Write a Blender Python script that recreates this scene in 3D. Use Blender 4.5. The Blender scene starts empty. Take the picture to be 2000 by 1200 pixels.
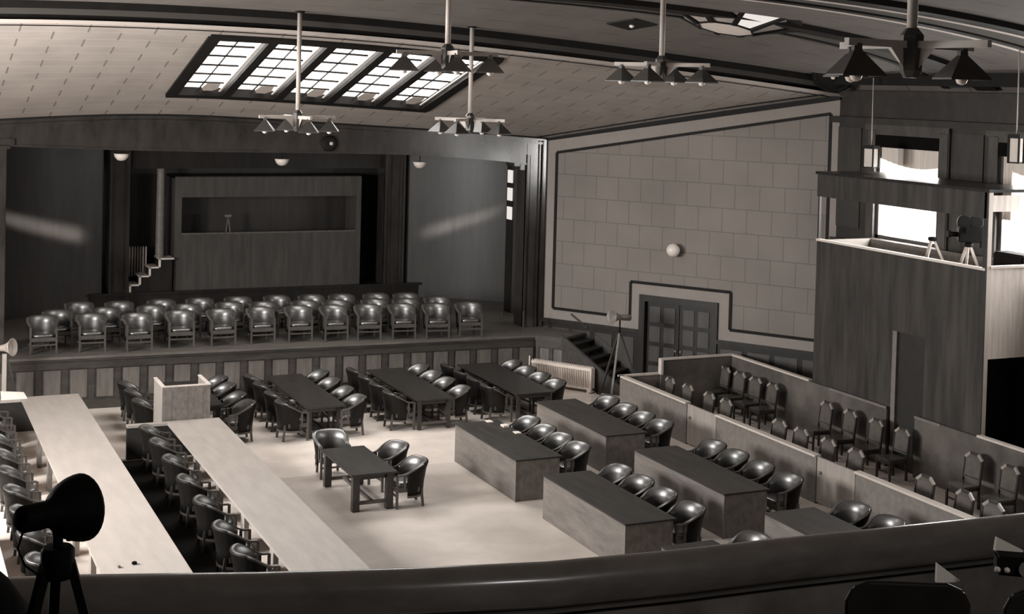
import bpy, bmesh, math, random
from mathutils import Vector, Matrix
random.seed(7)
PI = math.pi
SC = bpy.context.scene
COL = SC.collection

# ------------------------------------------------------------------ camera
def setup_camera():
    f, cx, cy = 2720.4, 957.4, 244.5
    yaw, pitch, roll = .4185, -.0279, .0255
    fwd = Vector((math.sin(yaw)*math.cos(pitch), math.cos(yaw)*math.cos(pitch), math.sin(pitch)))
    right = Vector((math.cos(yaw), -math.sin(yaw), 0))
    up = right.cross(fwd)
    r = math.cos(roll)*right + math.sin(roll)*up
    u = -math.sin(roll)*right + math.cos(roll)*up
    cam = bpy.data.cameras.new('camera')
    cam.sensor_fit = 'HORIZONTAL'; cam.sensor_width = 36
    cam.lens = f*36/2000
    cam.shift_x = (1000-cx)/2000
    cam.shift_y = -(600-cy)/2000
    cam.clip_end = 200
    o = bpy.data.objects.new('camera', cam); COL.objects.link(o)
    o.matrix_world = Matrix(((r.x, u.x, -fwd.x, 0), (r.y, u.y, -fwd.y, 0), (r.z, u.z, -fwd.z, 7.70), (0, 0, 0, 1)))
    SC.camera = o
setup_camera()

# ------------------------------------------------------------------ world, daylight, exposure
W = bpy.data.worlds.new('world'); SC.world = W; W.use_nodes = True
W.node_tree.nodes['Background'].inputs[0].default_value = (1, .93, .87, 1)
W.node_tree.nodes['Background'].inputs[1].default_value = 3.0
SC.view_settings.view_transform = 'Standard'
SC.view_settings.look = 'None'
SC.view_settings.gamma = 1
SC.view_settings.exposure = 0.0
SC.cycles.max_bounces = 7
SC.cycles.diffuse_bounces = 4
SC.cycles.glossy_bounces = 3
SC.cycles.transmission_bounces = 4
SC.cycles.transparent_max_bounces = 8
SC.cycles.caustics_reflective = False
SC.cycles.caustics_refractive = False
SC.cycles.sample_clamp_indirect = 6
LIGHT_TINT = (1, .985, .96)
def area(name, loc, target, sx, sy, power, spread=PI):
    l = bpy.data.lights.new(name, 'AREA'); l.shape = 'RECTANGLE'
    l.size = sx; l.size_y = sy; l.energy = power; l.color = LIGHT_TINT; l.spread = spread
    o = bpy.data.objects.new(name, l); COL.objects.link(o)
    o.location = loc
    d = Vector(target) - Vector(loc)
    o.rotation_euler = d.to_track_quat('-Z', 'Y').to_euler()
    return o
WIN_Y = (24.5, 20.7, 16.9, 13.1)            # window centres along both side walls
WIN_Z0, WIN_Z1, WIN_W = 4.45, 6.8, 2.05
RX, LX = 21.08, -3.3                        # the two side walls
P_R = (1250, 1000, 750, 20); P_L = (4300, 2600, 300, 10); P_SKY = 800
for y, pr_, pl_ in zip(WIN_Y, P_R, P_L):
    area('window_daylight', (RX+.45, y, 5.6), (RX-1, y, 5.6-.25), WIN_W+.9, 2.9, pr_)
    area('window_daylight', (LX-.45, y, 5.4), (LX+1, y, 5.4-.3), WIN_W+1.4, 3.8, pl_)
area('balcony_fill', (4.0, .5, 8.7), (4.0, 4.5, 5.5), .6, .6, 45)  # unseen fill added to brighten the rail and foreground
area('skylight_daylight', (9.35, 29.3, 8.45), (9.35, 28.9, 7.4), 6.0, 4.4, P_SKY)

# low daylight through the windows at the two sides of the stage, raking the wing walls
for src, tgt, w_, p_ in (((18.3, 35.2, 5.0), (16.42, 38.55, 3.62), 1.1, 7), ((2.3, 35.0, 5.0), (4.1, 38.75, 3.66), 1.7, 9)):
    area('stage_window_daylight', src, tgt, w_, .26, p_, .10)
# ------------------------------------------------------------------ materials
def tone(v, warm=1.0):
    return (v, v*(1-.115*warm), v*(1-.20*warm), 1)
def mat(name, v, rough=.6, var=.15, scale=(3, 3, 3), spec=.5, coat=0, ior=1.5, bump=0, detail=4, metal=0, uv=False, warm=1.0):
    m = bpy.data.materials.new(name); m.use_nodes = True
    nt = m.node_tree; b = nt.nodes['Principled BSDF']
    b.inputs['Roughness'].default_value = rough
    b.inputs['Specular IOR Level'].default_value = spec
    b.inputs['Coat Weight'].default_value = coat; b.inputs['IOR'].default_value = ior
    b.inputs['Coat Roughness'].default_value = .15
    b.inputs['Metallic'].default_value = metal
    b.inputs['Base Color'].default_value = tone(v, warm)
    if var:
        tc = nt.nodes.new('ShaderNodeTexCoord'); mp = nt.nodes.new('ShaderNodeMapping')
        mp.inputs['Scale'].default_value = scale
        nz = nt.nodes.new('ShaderNodeTexNoise'); nz.inputs['Scale'].default_value = 1
        nz.inputs['Detail'].default_value = detail; nz.inputs['Roughness'].default_value = .6
        cr = nt.nodes.new('ShaderNodeValToRGB')
        cr.color_ramp.elements[0].position = .3; cr.color_ramp.elements[0].color = tone(v*(1-var), warm)
        cr.color_ramp.elements[1].position = .7; cr.color_ramp.elements[1].color = tone(v*(1+var), warm)
        nt.links.new(tc.outputs['UV' if uv else 'Object'], mp.inputs[0]); nt.links.new(mp.outputs[0], nz.inputs['Vector'])
        nt.links.new(nz.outputs['Fac'], cr.inputs[0]); nt.links.new(cr.outputs[0], b.inputs['Base Color'])
        if bump:
            bp = nt.nodes.new('ShaderNodeBump'); bp.inputs['Strength'].default_value = bump; bp.inputs['Distance'].default_value = .02
            nt.links.new(nz.outputs['Fac'], bp.inputs['Height']); nt.links.new(bp.outputs[0], b.inputs['Normal'])
    return m
def brick_mat(name, v, joint, bw, bh, rough=.8, mortar=.02, off=.5, var=.08, joint_h=None):
    m = bpy.data.materials.new(name); m.use_nodes = True
    nt = m.node_tree; b = nt.nodes['Principled BSDF']
    b.inputs['Roughness'].default_value = rough; b.inputs['Specular IOR Level'].default_value = .3
    tc = nt.nodes.new('ShaderNodeTexCoord')
    br = nt.nodes.new('ShaderNodeTexBrick')
    br.offset = off; br.inputs['Scale'].default_value = 1
    br.inputs['Brick Width'].default_value = bw; br.inputs['Row Height'].default_value = bh
    br.inputs['Mortar Size'].default_value = mortar; br.inputs['Mortar Smooth'].default_value = .3
    br.inputs['Color1'].default_value = tone(v*(1-var)); br.inputs['Color2'].default_value = tone(v*(1+var))
    br.inputs['Mortar'].default_value = tone(joint)
    nz = nt.nodes.new('ShaderNodeTexNoise'); nz.inputs['Scale'].default_value = .7; nz.inputs['Detail'].default_value = 5
    mx = nt.nodes.new('ShaderNodeMix'); mx.data_type = 'RGBA'; mx.blend_type = 'MULTIPLY'; mx.inputs[0].default_value = .5
    cr = nt.nodes.new('ShaderNodeValToRGB')
    cr.color_ramp.elements[0].position = .3; cr.color_ramp.elements[0].color = (.8, .8, .8, 1)
    cr.color_ramp.elements[1].position = .7; cr.color_ramp.elements[1].color = (1.15, 1.15, 1.15, 1)
    nt.links.new(tc.outputs['UV'], br.inputs['Vector']); nt.links.new(tc.outputs['UV'], nz.inputs['Vector'])
    nt.links.new(nz.outputs['Fac'], cr.inputs[0])
    nt.links.new(br.outputs['Color'], mx.inputs[6]); nt.links.new(cr.outputs[0], mx.inputs[7])
    nt.links.new(mx.outputs[2], b.inputs['Base Color'])
    return m
def board_mat(name, v, cross, along, bw, bh, jw=.03, jh=.03):
    # running-bond boards: cross joints dark, long joints a little lighter than the board
    m = bpy.data.materials.new(name); m.use_nodes = True
    nt = m.node_tree; b = nt.nodes['Principled BSDF']; L = nt.links
    b.inputs['Roughness'].default_value = .8; b.inputs['Specular IOR Level'].default_value = .3
    tc = nt.nodes.new('ShaderNodeTexCoord'); sx = nt.nodes.new('ShaderNodeSeparateXYZ'); L.new(tc.outputs['UV'], sx.inputs[0])
    def mth(op, a_, b_=None):
        n = nt.nodes.new('ShaderNodeMath'); n.operation = op
        for i, q in enumerate((a_, b_)):
            if q is None: continue
            if isinstance(q, (int, float)): n.inputs[i].default_value = q
            else: L.new(q, n.inputs[i])
        return n.outputs[0]
    vv = mth('DIVIDE', sx.outputs[1], bh); row = mth('FLOOR', vv); fv = mth('FRACT', vv)
    sh = mth('MULTIPLY', mth('MODULO', row, 2), .5)
    fu = mth('FRACT', mth('ADD', mth('DIVIDE', sx.outputs[0], bw), sh))
    ju = mth('LESS_THAN', fu, jw/bw); jv = mth('LESS_THAN', fv, jh/bh)
    nz = nt.nodes.new('ShaderNodeTexNoise'); nz.inputs['Scale'].default_value = 1.1; nz.inputs['Detail'].default_value = 6
    L.new(tc.outputs['UV'], nz.inputs['Vector'])
    cr = nt.nodes.new('ShaderNodeValToRGB')
    cr.color_ramp.elements[0].position = .3; cr.color_ramp.elements[0].color = tone(v*.88)
    cr.color_ramp.elements[1].position = .7; cr.color_ramp.elements[1].color = tone(v*1.1)
    L.new(nz.outputs['Fac'], cr.inputs[0])
    def mix(f_, a_, col):
        x = nt.nodes.new('ShaderNodeMix'); x.data_type = 'RGBA'; L.new(f_, x.inputs[0]); L.new(a_, x.inputs[6]); x.inputs[7].default_value = tone(col); return x.outputs[2]
    L.new(mix(ju, mix(jv, cr.outputs[0], along), cross), b.inputs['Base Color'])
    return m
def emit_mat(name, v, strength):
    m = bpy.data.materials.new(name); m.use_nodes = True
    nt = m.node_tree; nt.nodes.clear()
    o = nt.nodes.new('ShaderNodeOutputMaterial'); e = nt.nodes.new('ShaderNodeEmission')
    e.inputs[0].default_value = (v, v*.93, v*.87, 1); e.inputs[1].default_value = strength
    nt.links.new(e.outputs[0], o.inputs[0]); return m
def glass_mat(name, tint=.9, refl=.08, milk=0.0):
    m = bpy.data.materials.new(name); m.use_nodes = True
    nt = m.node_tree; nt.nodes.clear()
    o = nt.nodes.new('ShaderNodeOutputMaterial'); t = nt.nodes.new('ShaderNodeBsdfTransparent')
    t.inputs[0].default_value = (tint, tint, tint, 1)
    g = nt.nodes.new('ShaderNodeBsdfGlossy'); g.inputs['Roughness'].default_value = .05
    mx = nt.nodes.new('ShaderNodeMixShader'); mx.inputs[0].default_value = refl
    nt.links.new(t.outputs[0], mx.inputs[1]); nt.links.new(g.outputs[0], mx.inputs[2])
    last = mx
    if milk:
        tr = nt.nodes.new('ShaderNodeBsdfTranslucent'); tr.inputs[0].default_value = tone(.8)
        m2 = nt.nodes.new('ShaderNodeMixShader'); m2.inputs[0].default_value = milk
        nt.links.new(mx.outputs[0], m2.inputs[1]); nt.links.new(tr.outputs[0], m2.inputs[2]); last = m2
    nt.links.new(last.outputs[0], o.inputs[0]); return m

M = dict(
    floor=mat('floor_linoleum', .80, .32, .14, (1.3, 1.3, 1), spec=.45, detail=6),
    carpet=mat('worn_carpet', .62, .42, .16, (.9, .9, 1), spec=.4, detail=8),
    stagefloor=mat('stage_boards', .12, .45, .25, (1, 14, 1)),
    darkwood=mat('dark_stained_wood', .022, .35, .3, (6, 6, 1.2), spec=.3),
    archwood=mat('polished_arch_wood', .036, .2, .35, (3, 3, 1.0), spec=.6, coat=.5),
    stagewall=mat('stage_back_wood', .040, .42, .25, (5, 5, .8)),
    boothply=mat('stage_booth_plywood', .068, .5, .3, (6, 6, .7)),
    panel=mat('stage_front_panel', .13, .5, .25, (9, 9, 1.5)),
    fascia=mat('stage_front_rail', .055, .35, .3, (2, 8, 8)),
    deskwood=mat('desk_brown_plywood', .155, .6, .28, (12, 1.6, 8), detail=6),
    tabledark=mat('table_dark_top', .034, .35, .3, (12, 1.6, 8)),
    chairwood=mat('chair_brown_wood', .075, .35, .3, (8, 8, 2)),
    leather=mat('brown_leather', .040, .40, .25, (8, 8, 8), spec=1.0, ior=1.9),
    chairshell=mat('chair_shell_wood', .010, .45, .3, (8, 8, 2), spec=.12),
    white=mat('pale_table_top', .43, .45, .08, (6, 1.2, 4)),
    whitedim=mat('shaded_table_top', .345, .5, .10, (6, 1.2, 4), detail=6),  # darker copy of the pale top, weaker light put into its colour
    desktop=mat('desk_top_plywood', .042, .5, .35, (12, 1.6, 8), spec=.3, detail=6),
    palewood=mat('pale_plywood', .34, .5, .15, (10, 10, 1.2)),
    darkpanel=mat('dark_table_panel', .02, .6, .2, (4, 4, 4)),
    dock=mat('dock_plywood', .185, .55, .16, (2, 8, 8)),
    dockcap=mat('dock_cap_rail', .62, .5, .08, (3, 3, 3)),
    dockback=mat('dock_back_panel', .115, .4, .4, (1.3, 1.3, 1.3)),
    gate=mat('dock_gate_plywood', .34, .5, .14, (9, 9, 1)),
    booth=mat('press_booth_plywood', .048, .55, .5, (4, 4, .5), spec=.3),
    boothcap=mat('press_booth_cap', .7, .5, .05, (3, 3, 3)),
    boothface=mat('press_booth_end_plywood', .78, .55, .2, (9, 9, 1)),  # much paler than the side wall, window light put into the colour
    wall=brick_mat('block_wall', .245, .165, .65, .60, mortar=.012, off=.5, var=.03),
    wallplain=mat('plain_wall_border', .30, .8, .05, (2, 2, 2)),
    slope=board_mat('ceiling_board', .34, .165, .40, 1.25, .46, .035, .03),
    vault=board_mat('vault_board', .14, .07, .155, 1.9, .62, .04, .025),
    plaster=mat('rib_plaster', .45, .8, .08, (2, 2, 2)),
    cornice=mat('cornice_plaster', .6, .7, .05, (2, 2, 2)),
    trim=mat('black_trim', .012, .6, .2, (4, 4, 4), spec=.15),
    radiator=mat('radiator_paint', .80, .45, .06, (5, 5, 5)),
    pole=mat('lamp_pole_paint', .50, .5, .1, (5, 5, 5)),
    shade=mat('lamp_shade_enamel', .06, .4, .15, (5, 5, 5)),
    shadein=mat('lamp_shade_inner', .6, .5, .05, (5, 5, 5)),
    bulb=mat('opal_bulb', .85, .3, .02, (5, 5, 5)),
    opal=mat('opal_globe', .85, .25, .02, (5, 5, 5)),
    black=mat('black_metal', .006, .7, .2, (8, 8, 8), spec=.15),
    horn=mat('horn_grey_metal', .22, .45, .15, (8, 8, 8)),
    hornlight=mat('horn_pale_metal', .5, .45, .1, (8, 8, 8)),
    tripodwood=mat('tripod_pale_wood', .55, .5, .1, (8, 8, 2)),
    tripoddark=mat('tripod_dark_wood', .05, .5, .2, (8, 8, 2)),
    paper=mat('paper', .85, .7, .04, (6, 6, 6)),
    curtain=mat('window_curtain', .75, .8, .06, (18, 18, 1)),
    blind=mat('roller_blind', .006, .8, .1, (4, 4, 4), spec=.05),
    winframe=mat('window_frame_wood', .075, .45, .25, (6, 6, 1.5)),
    sidewall=mat('side_wall_panelling', .036, .45, .3, (4, 4, 1)),
    sidepanel=mat('side_wall_inset', .045, .5, .25, (4, 4, 1)),
    glass=glass_mat('clear_glass'),
    hopper=mat('hopper_frosted_pane', .5, .6, .1, (6, 6, 6)),
    lanternpane=mat('lantern_paper', .7, .6, .05, (6, 6, 6)),
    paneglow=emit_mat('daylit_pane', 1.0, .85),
    panegrey=mat('lantern_grey_pane', .36, .4, .15, (5, 5, 5)),
    panelight=mat('lantern_bottom_pane', .7, .5, .05, (5, 5, 5)),
    rail=mat('balcony_rail_wood', .30, .3, .3, (2, 2, 6), spec=.7, coat=.8),
    railpanel=mat('balcony_panel_wood', .30, .5, .3, (3, 3, 3)),
    balcony=mat('balcony_floor', .02, .7, .2, (3, 3, 3)),
    seatwood=mat('balcony_seat_wood', .018, .35, .3, (5, 5, 5)),
    
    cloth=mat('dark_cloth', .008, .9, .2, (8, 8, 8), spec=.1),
    seatpale=mat('seat_leather', .09, .22, .1, (8, 8, 8)),
    dockchair=mat('dock_chair_wood', .045, .35, .3, (8, 8, 2)),
    dockedge=mat('dock_chair_lit_edge', .33, .3, .2, (8, 8, 2)),  # pale top corners, window light on the chair backs painted in
    dockleather=mat('dock_chair_leather', .10, .35, .25, (6, 6, 6)),
)

# ------------------------------------------------------------------ mesh builder
class MB:
    def __init__(s): s.v = []; s.f = []; s.mi = []; s.sm = []; s.uv = None; s.M = None
    def add(s, vs, fs, mi=0, smooth=False):
        n = len(s.v)
        for p in vs:
            p = Vector(p)
            s.v.append(s.M @ p if s.M else p)
        for f in fs:
            s.f.append([n+i for i in f]); s.mi.append(mi); s.sm.append(smooth)
        return s
    def box(s, x0, x1, y0, y1, z0, z1, mi=0):
        vs = [(x, y, z) for z in (z0, z1) for y in (y0, y1) for x in (x0, x1)]
        return s.add(vs, [(0, 2, 3, 1), (4, 5, 7, 6), (0, 1, 5, 4), (2, 6, 7, 3), (0, 4, 6, 2), (1, 3, 7, 5)], mi)
    def bar(s, a, b, w, h, mi=0, up=(0, 0, 1)):      # square bar between two points
        a = Vector(a); b = Vector(b); d = (b-a).normalized(); up = Vector(up)
        if abs(d.dot(up)) > .98: up = Vector((1, 0, 0))
        sx = d.cross(up).normalized()*w/2; sy = sx.cross(d).normalized()*h/2
        vs = [a-sx-sy, a+sx-sy, a+sx+sy, a-sx+sy, b-sx-sy, b+sx-sy, b+sx+sy, b-sx+sy]
        return s.add(vs, [(0, 3, 2, 1), (4, 5, 6, 7), (0, 1, 5, 4), (1, 2, 6, 5), (2, 3, 7, 6), (3, 0, 4, 7)], mi)
    def prism(s, poly, z0, z1, mi=0):                 # plan polygon (counter clockwise) extruded in z
        n = len(poly)
        vs = [(x, y, z0) for x, y in poly] + [(x, y, z1) for x, y in poly]
        fs = [tuple(range(n-1, -1, -1)), tuple(range(n, 2*n))] + [(i, (i+1) % n, n+(i+1) % n, n+i) for i in range(n)]
        return s.add(vs, fs, mi)
    def slab(s, pts, off, mi=0):                      # planar polygon given thickness along vector off
        off = Vector(off); n = len(pts)
        vs = [Vector(p) for p in pts] + [Vector(p)+off for p in pts]
        fs = [tuple(range(n-1, -1, -1)), tuple(range(n, 2*n))] + [(i, (i+1) % n, n+(i+1) % n, n+i) for i in range(n)]
        return s.add(vs, fs, mi)
    def rings(s, rs, mi=0, closed=True, cap=True, smooth=True):
        n = len(rs[0]); vs = [p for r in rs for p in r]; fs = []
        m = n if closed else n-1
        for i in range(len(rs)-1):
            for j in range(m):
                k = (j+1) % n
                fs.append((i*n+j, i*n+k, (i+1)*n+k, (i+1)*n+j))
        s.add(vs, fs, mi, smooth)
        if cap and closed:
            s.add(rs[0], [tuple(range(n-1, -1, -1))], mi); s.add(rs[-1], [tuple(range(n))], mi)
        return s
    def tube(s, pts, r, n=8, mi=0):
        pts = [Vector(p) for p in pts]; rs = []
        for i, p in enumerate(pts):
            d = (pts[min(i+1, len(pts)-1)] - pts[max(i-1, 0)]).normalized()
            up = Vector((0, 0, 1)) if abs(d.z) < .95 else Vector((1, 0, 0))
            a = d.cross(up).normalized(); b = a.cross(d).normalized()
            rr = r[i] if isinstance(r, (list, tuple)) else r
            rs.append([p + rr*(math.cos(2*PI*k/n)*a + math.sin(2*PI*k/n)*b) for k in range(n)])
        return s.rings(rs, mi)
    def lathe(s, prof, n=20, c=(0, 0, 0), axis=None, mi=0, smooth=True):  # prof [(r,h)]
        c = Vector(c); q = Matrix.Identity(3) if axis is None else Vector(axis).to_track_quat('Z', 'Y').to_matrix()
        rs = [[c + q @ Vector((r*math.cos(2*PI*k/n), r*math.sin(2*PI*k/n), h)) for k in range(n)] for r, h in prof]
        return s.rings(rs, mi, smooth=smooth)
    def grid(s, fn, nu, nv, mi=0, smooth=True, flip=False):
        vs = [fn(i/nu, j/nv) for i in range(nu+1) for j in range(nv+1)]
        fs = []
        for i in range(nu):
            for j in range(nv):
                a = i*(nv+1)+j; q = (a, a+nv+1, a+nv+2, a+1)
                fs.append(q[::-1] if flip else q)
        return s.add(vs, fs, mi, smooth)
    def build(s, name, m, parent=None, bevel=0, seg=2, uvf=None, fix=True):
        me = bpy.data.meshes.new(name)
        me.from_pydata([tuple(p) for p in s.v], [], s.f)
        for mm in (m if isinstance(m, (list, tuple)) else [m]): me.materials.append(mm)
        me.polygons.foreach_set('material_index', s.mi); me.polygons.foreach_set('use_smooth', s.sm)
        if uvf:
            uv = me.uv_layers.new(name='uv')
            for lp in me.loops: uv.data[lp.index].uv = uvf(me.vertices[lp.vertex_index].co)
        if fix:
            bm = bmesh.new(); bm.from_mesh(me)
            bmesh.ops.remove_doubles(bm, verts=bm.verts, dist=1e-5)
            bmesh.ops.recalc_face_normals(bm, faces=bm.faces)
            if bevel:
                ed = [e for e in bm.edges if len(e.link_faces) == 2 and e.calc_face_angle(0) > .6]
                bmesh.ops.bevel(bm, geom=ed, offset=bevel, segments=seg, affect='EDGES', clamp_overlap=True)
            bm.to_mesh(me); bm.free()
        me.update()
        o = bpy.data.objects.new(name, me); COL.objects.link(o)
        if parent: o.parent = parent
        return o
def tag(o, label, cat, group=None, kind=None):
    o['label'] = label; o['category'] = cat
    if group: o['group'] = group
    if kind: o['kind'] = kind
    return o
def thing(name, label, cat, loc=(0, 0, 0), rz=0, group=None):
    o = bpy.data.objects.new(name, None); COL.objects.link(o); o.empty_display_size = .1
    o.location = loc; o.rotation_euler = (0, 0, rz)
    return tag(o, label, cat, group)
def struct(o, label=None):
    o['kind'] = 'structure'
    if label: o['label'] = label
    return o
def copy_tree(o, parent=None):
    c = o.copy(); COL.objects.link(c)
    if parent: c.parent = parent
    for ch in o.children: copy_tree(ch, c)
    return c
ORD = ['first', 'second', 'third', 'fourth', 'fifth', 'sixth', 'seventh', 'eighth', 'ninth', 'tenth', 'eleventh', 'twelfth']
def lerp(a, b, t): return a+(b-a)*t
def interp(x, xs, ys):
    if x <= xs[0]: return ys[0]
    for i in range(len(xs)-1):
        if x <= xs[i+1]: return lerp(ys[i], ys[i+1], (x-xs[i])/(xs[i+1]-xs[i]))
    return ys[-1]
def smooth_interp(x, xs, ys):
    # average a few neighbouring lookups so the arches read as curves
    return sum(interp(x+d, xs, ys) for d in (-1.2, -.8, -.4, 0, .4, .8, 1.2))/7

# ------------------------------------------------------------------ setting: floor, walls, ceiling
STZ = 1.25                                     # stage height
XA = [-4, -2, 0, 2.69, 4.39, 6.16, 8.0, 9.95, 12.68, 15.59, 16.61, 21.5]
ZA = [6.0, 6.25, 6.45, 6.66, 6.78, 6.84, 6.80, 6.70, 6.57, 6.42, 6.34, 6.0]
XB = [-4, -2, 0, 2.13, 4.9, 7.92, 10.78, 13.65, 16.22, 18.98, 21.04, 22]
ZB = [8.2, 8.4, 8.56, 8.68, 8.72, 8.68, 8.55, 8.36, 8.15, 7.91, 7.69, 7.6]
YA, YB = 33.6, 26.9
za = lambda x: smooth_interp(x, XA, ZA)
zb = lambda x: smooth_interp(x, XB, ZB)
def zv(x): return 7.45 + 1.92*math.sqrt(max(0, 1-((x-9)/12.35)**2))
def zslope(x, y):
    t = (YA-y)/(YA-YB); return (1-t)*za(x)+t*zb(x)

f = MB().box(-8, 26, -6, 42, -.2, 0); struct(f.build('floor', M['floor']), 'worn pale linoleum floor of the hall')

struct(MB().box(6.75, 15.6, 14.0, 26.05, -.01, .003).build('floor_carpet', M['carpet']), 'pale worn carpet covering the open floor between the white tables and the dock')
# splayed front right wall : from A towards B
WA = Vector((16.6, 33.7, 0)); WD = Vector((.5508, -.8346, 0)); WN = Vector((-.8346, -.5508, 0))  # WN points into the room
SW = 8.13
def wp(s_, z, off=0): p = WA + WD*s_ + WN*off; return Vector((p.x, p.y, z))
def topz(s_): return lerp(6.30, 7.62, s_/SW)
b = MB()
b.add([wp(-.3, 1.47), wp(3.05, 1.47), wp(3.05, 2.37), wp(5.13, 2.37), wp(5.13, 1.47), wp(SW, 1.47), wp(SW, topz(SW)+.4), wp(-.3, topz(-.3)+.4)],
      [(0, 1, 2, 7), (2, 3, 6, 7), (3, 4, 5, 6)])
def wuv(co):
    d = co - WA; return (d.dot(WD), co.z)
wr = struct(b.build('wall_front_right', M['wall'], uvf=wuv, fix=False), 'pale block wall splayed between stage arch and side windows')
def wstrip(s0, z0, s1, z1, w, th=.02, off=0, mbx=None):
    a = wp(s0, z0, off); c = wp(s1, z1, off)
    d = (c-a).normalized(); n = WN.cross(d).normalized()*w/2
    mbx.slab([a-n, c-n, c+n, a+n], WN*th)
# plain margin around the block field, then the black inlay line
b = MB()
for q in ([(-.05, 1.47), (.41, 1.78), (.41, 5.97), (-.05, 6.28)], [(-.05, 6.28), (.41, 5.97), (7.91, 7.25), (SW, 7.62)],
          [(7.91, 1.78), (SW, 1.47), (SW, 7.62), (7.91, 7.25)], [(-.05, 1.47), (3.05, 1.47), (2.72, 1.78), (.41, 1.78)],
          [(5.13, 1.47), (SW, 1.47), (7.91, 1.78), (5.5, 1.78)], [(2.72, 1.78), (3.05, 1.47), (3.05, 2.37), (2.72, 2.72)],
          [(2.72, 2.72), (3.05, 2.37), (5.13, 2.37), (5.5, 2.72)], [(5.13, 1.47), (5.5, 1.78), (5.5, 2.72), (5.13, 2.37)]):
    b.slab([wp(s_, z) for s_, z in q], WN*.012)
struct(b.build('trim_1', M['wallplain']), 'plain pale margin round the block wall')
b = MB()
pts = [(.41, 1.78), (.41, 5.97), (7.91, 7.25), (7.91, 1.78), (5.5, 1.78), (5.5, 2.72), (2.72, 2.72), (2.72, 1.78), (.41, 1.78)]
for p, q in zip(pts, pts[1:]): wstrip(p[0], p[1], q[0], q[1], .075, .012, .014, b)
struct(b.build('trim_2', M['trim']), 'black inlay line stepping round the double door')
b = MB(); wstrip(-.05, 6.32, SW, 7.66, .15, .05, .0, b)
struct(b.build('trim_3', M['trim']), 'black band along the top of the block wall')
# wainscot with rail and raised panels
b = MB()
for s0, s1 in ((-.3, 3.0), (5.18, SW)):
    b.slab([wp(s0, 0, -.1), wp(s1, 0, -.1), wp(s1, 1.4, -.1), wp(s0, 1.4, -.1)], WN*.13)
    b.slab([wp(s0, 1.4, -.05), wp(s1, 1.4, -.05), wp(s1, 1.5, -.05), wp(s0, 1.5, -.05)], WN*.13)
    b.slab([wp(s0, 0, 0), wp(s1, 0, 0), wp(s1, .18, 0), wp(s0, .18, 0)], WN*.055)
    n = int((s1-s0)/.6)
    for i in range(n):
        a0 = s0+.1+i*(s1-s0-.1)/n; a1 = a0+(s1-s0)/n-.16
        b.slab([wp(a0, .3, .03), wp(a1, .3, .03), wp(a1, 1.28, .03), wp(a0, 1.28, .03)], WN*.015, 1)
struct(b.build('wainscot_front_right', [M['darkwood'], M['sidepanel']]), 'dark panelled wainscot below the block wall')
# double door in the splayed wall
d = MB()
d.slab([wp(3.0, 0, -.06), wp(3.16, 0, -.06), wp(3.16, 2.42, -.06), wp(3.0, 2.42, -.06)], WN*.13)
d.slab([wp(5.02, 0, -.06), wp(5.18, 0, -.06), wp(5.18, 2.42, -.06), wp(5.02, 2.42, -.06)], WN*.13)
d.slab([wp(3.0, 2.26, -.06), wp(5.18, 2.26, -.06), wp(5.18, 2.42, -.06), wp(3.0, 2.42, -.06)], WN*.125)
door = struct(d.build('door_1', M['darkwood']), 'dark double door with square panels in the block wall')
b = MB(); b.slab([wp(2.9, 0, -.2), wp(5.3, 0, -.2), wp(5.3, 2.5, -.2), wp(2.9, 2.5, -.2)], WN*.05); b.build('backing', M['darkwood'], door)
for a0, a1 in ((3.16, 4.08), (4.10, 5.02)):
    l = MB(); l.slab([wp(a0, 0, -.12), wp(a1, 0, -.12), wp(a1, 2.26, -.12), wp(a0, 2.26, -.12)], WN*.05)
    for i in range(2):
        for j in range(4):
            x0 = a0+.1+i*.41; z0 = .2+j*.51
            l.slab([wp(x0, z0, -.07), wp(x0+.3, z0, -.07), wp(x0+.3, z0+.4, -.07), wp(x0, z0+.4, -.07)], WN*.02, 1)
    leaf = l.build('door_leaf', [M['darkwood'], M['sidepanel']], door)
    k = MB().lathe([(.02, 0), (.035, .02), (.035, .05), (.01, .07)], 10, wp(a1-.06 if a0 < 3.5 else a0+.06, 1.05, -.07), WN)
    k.build('door_handle', M['horn'], leaf)

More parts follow.
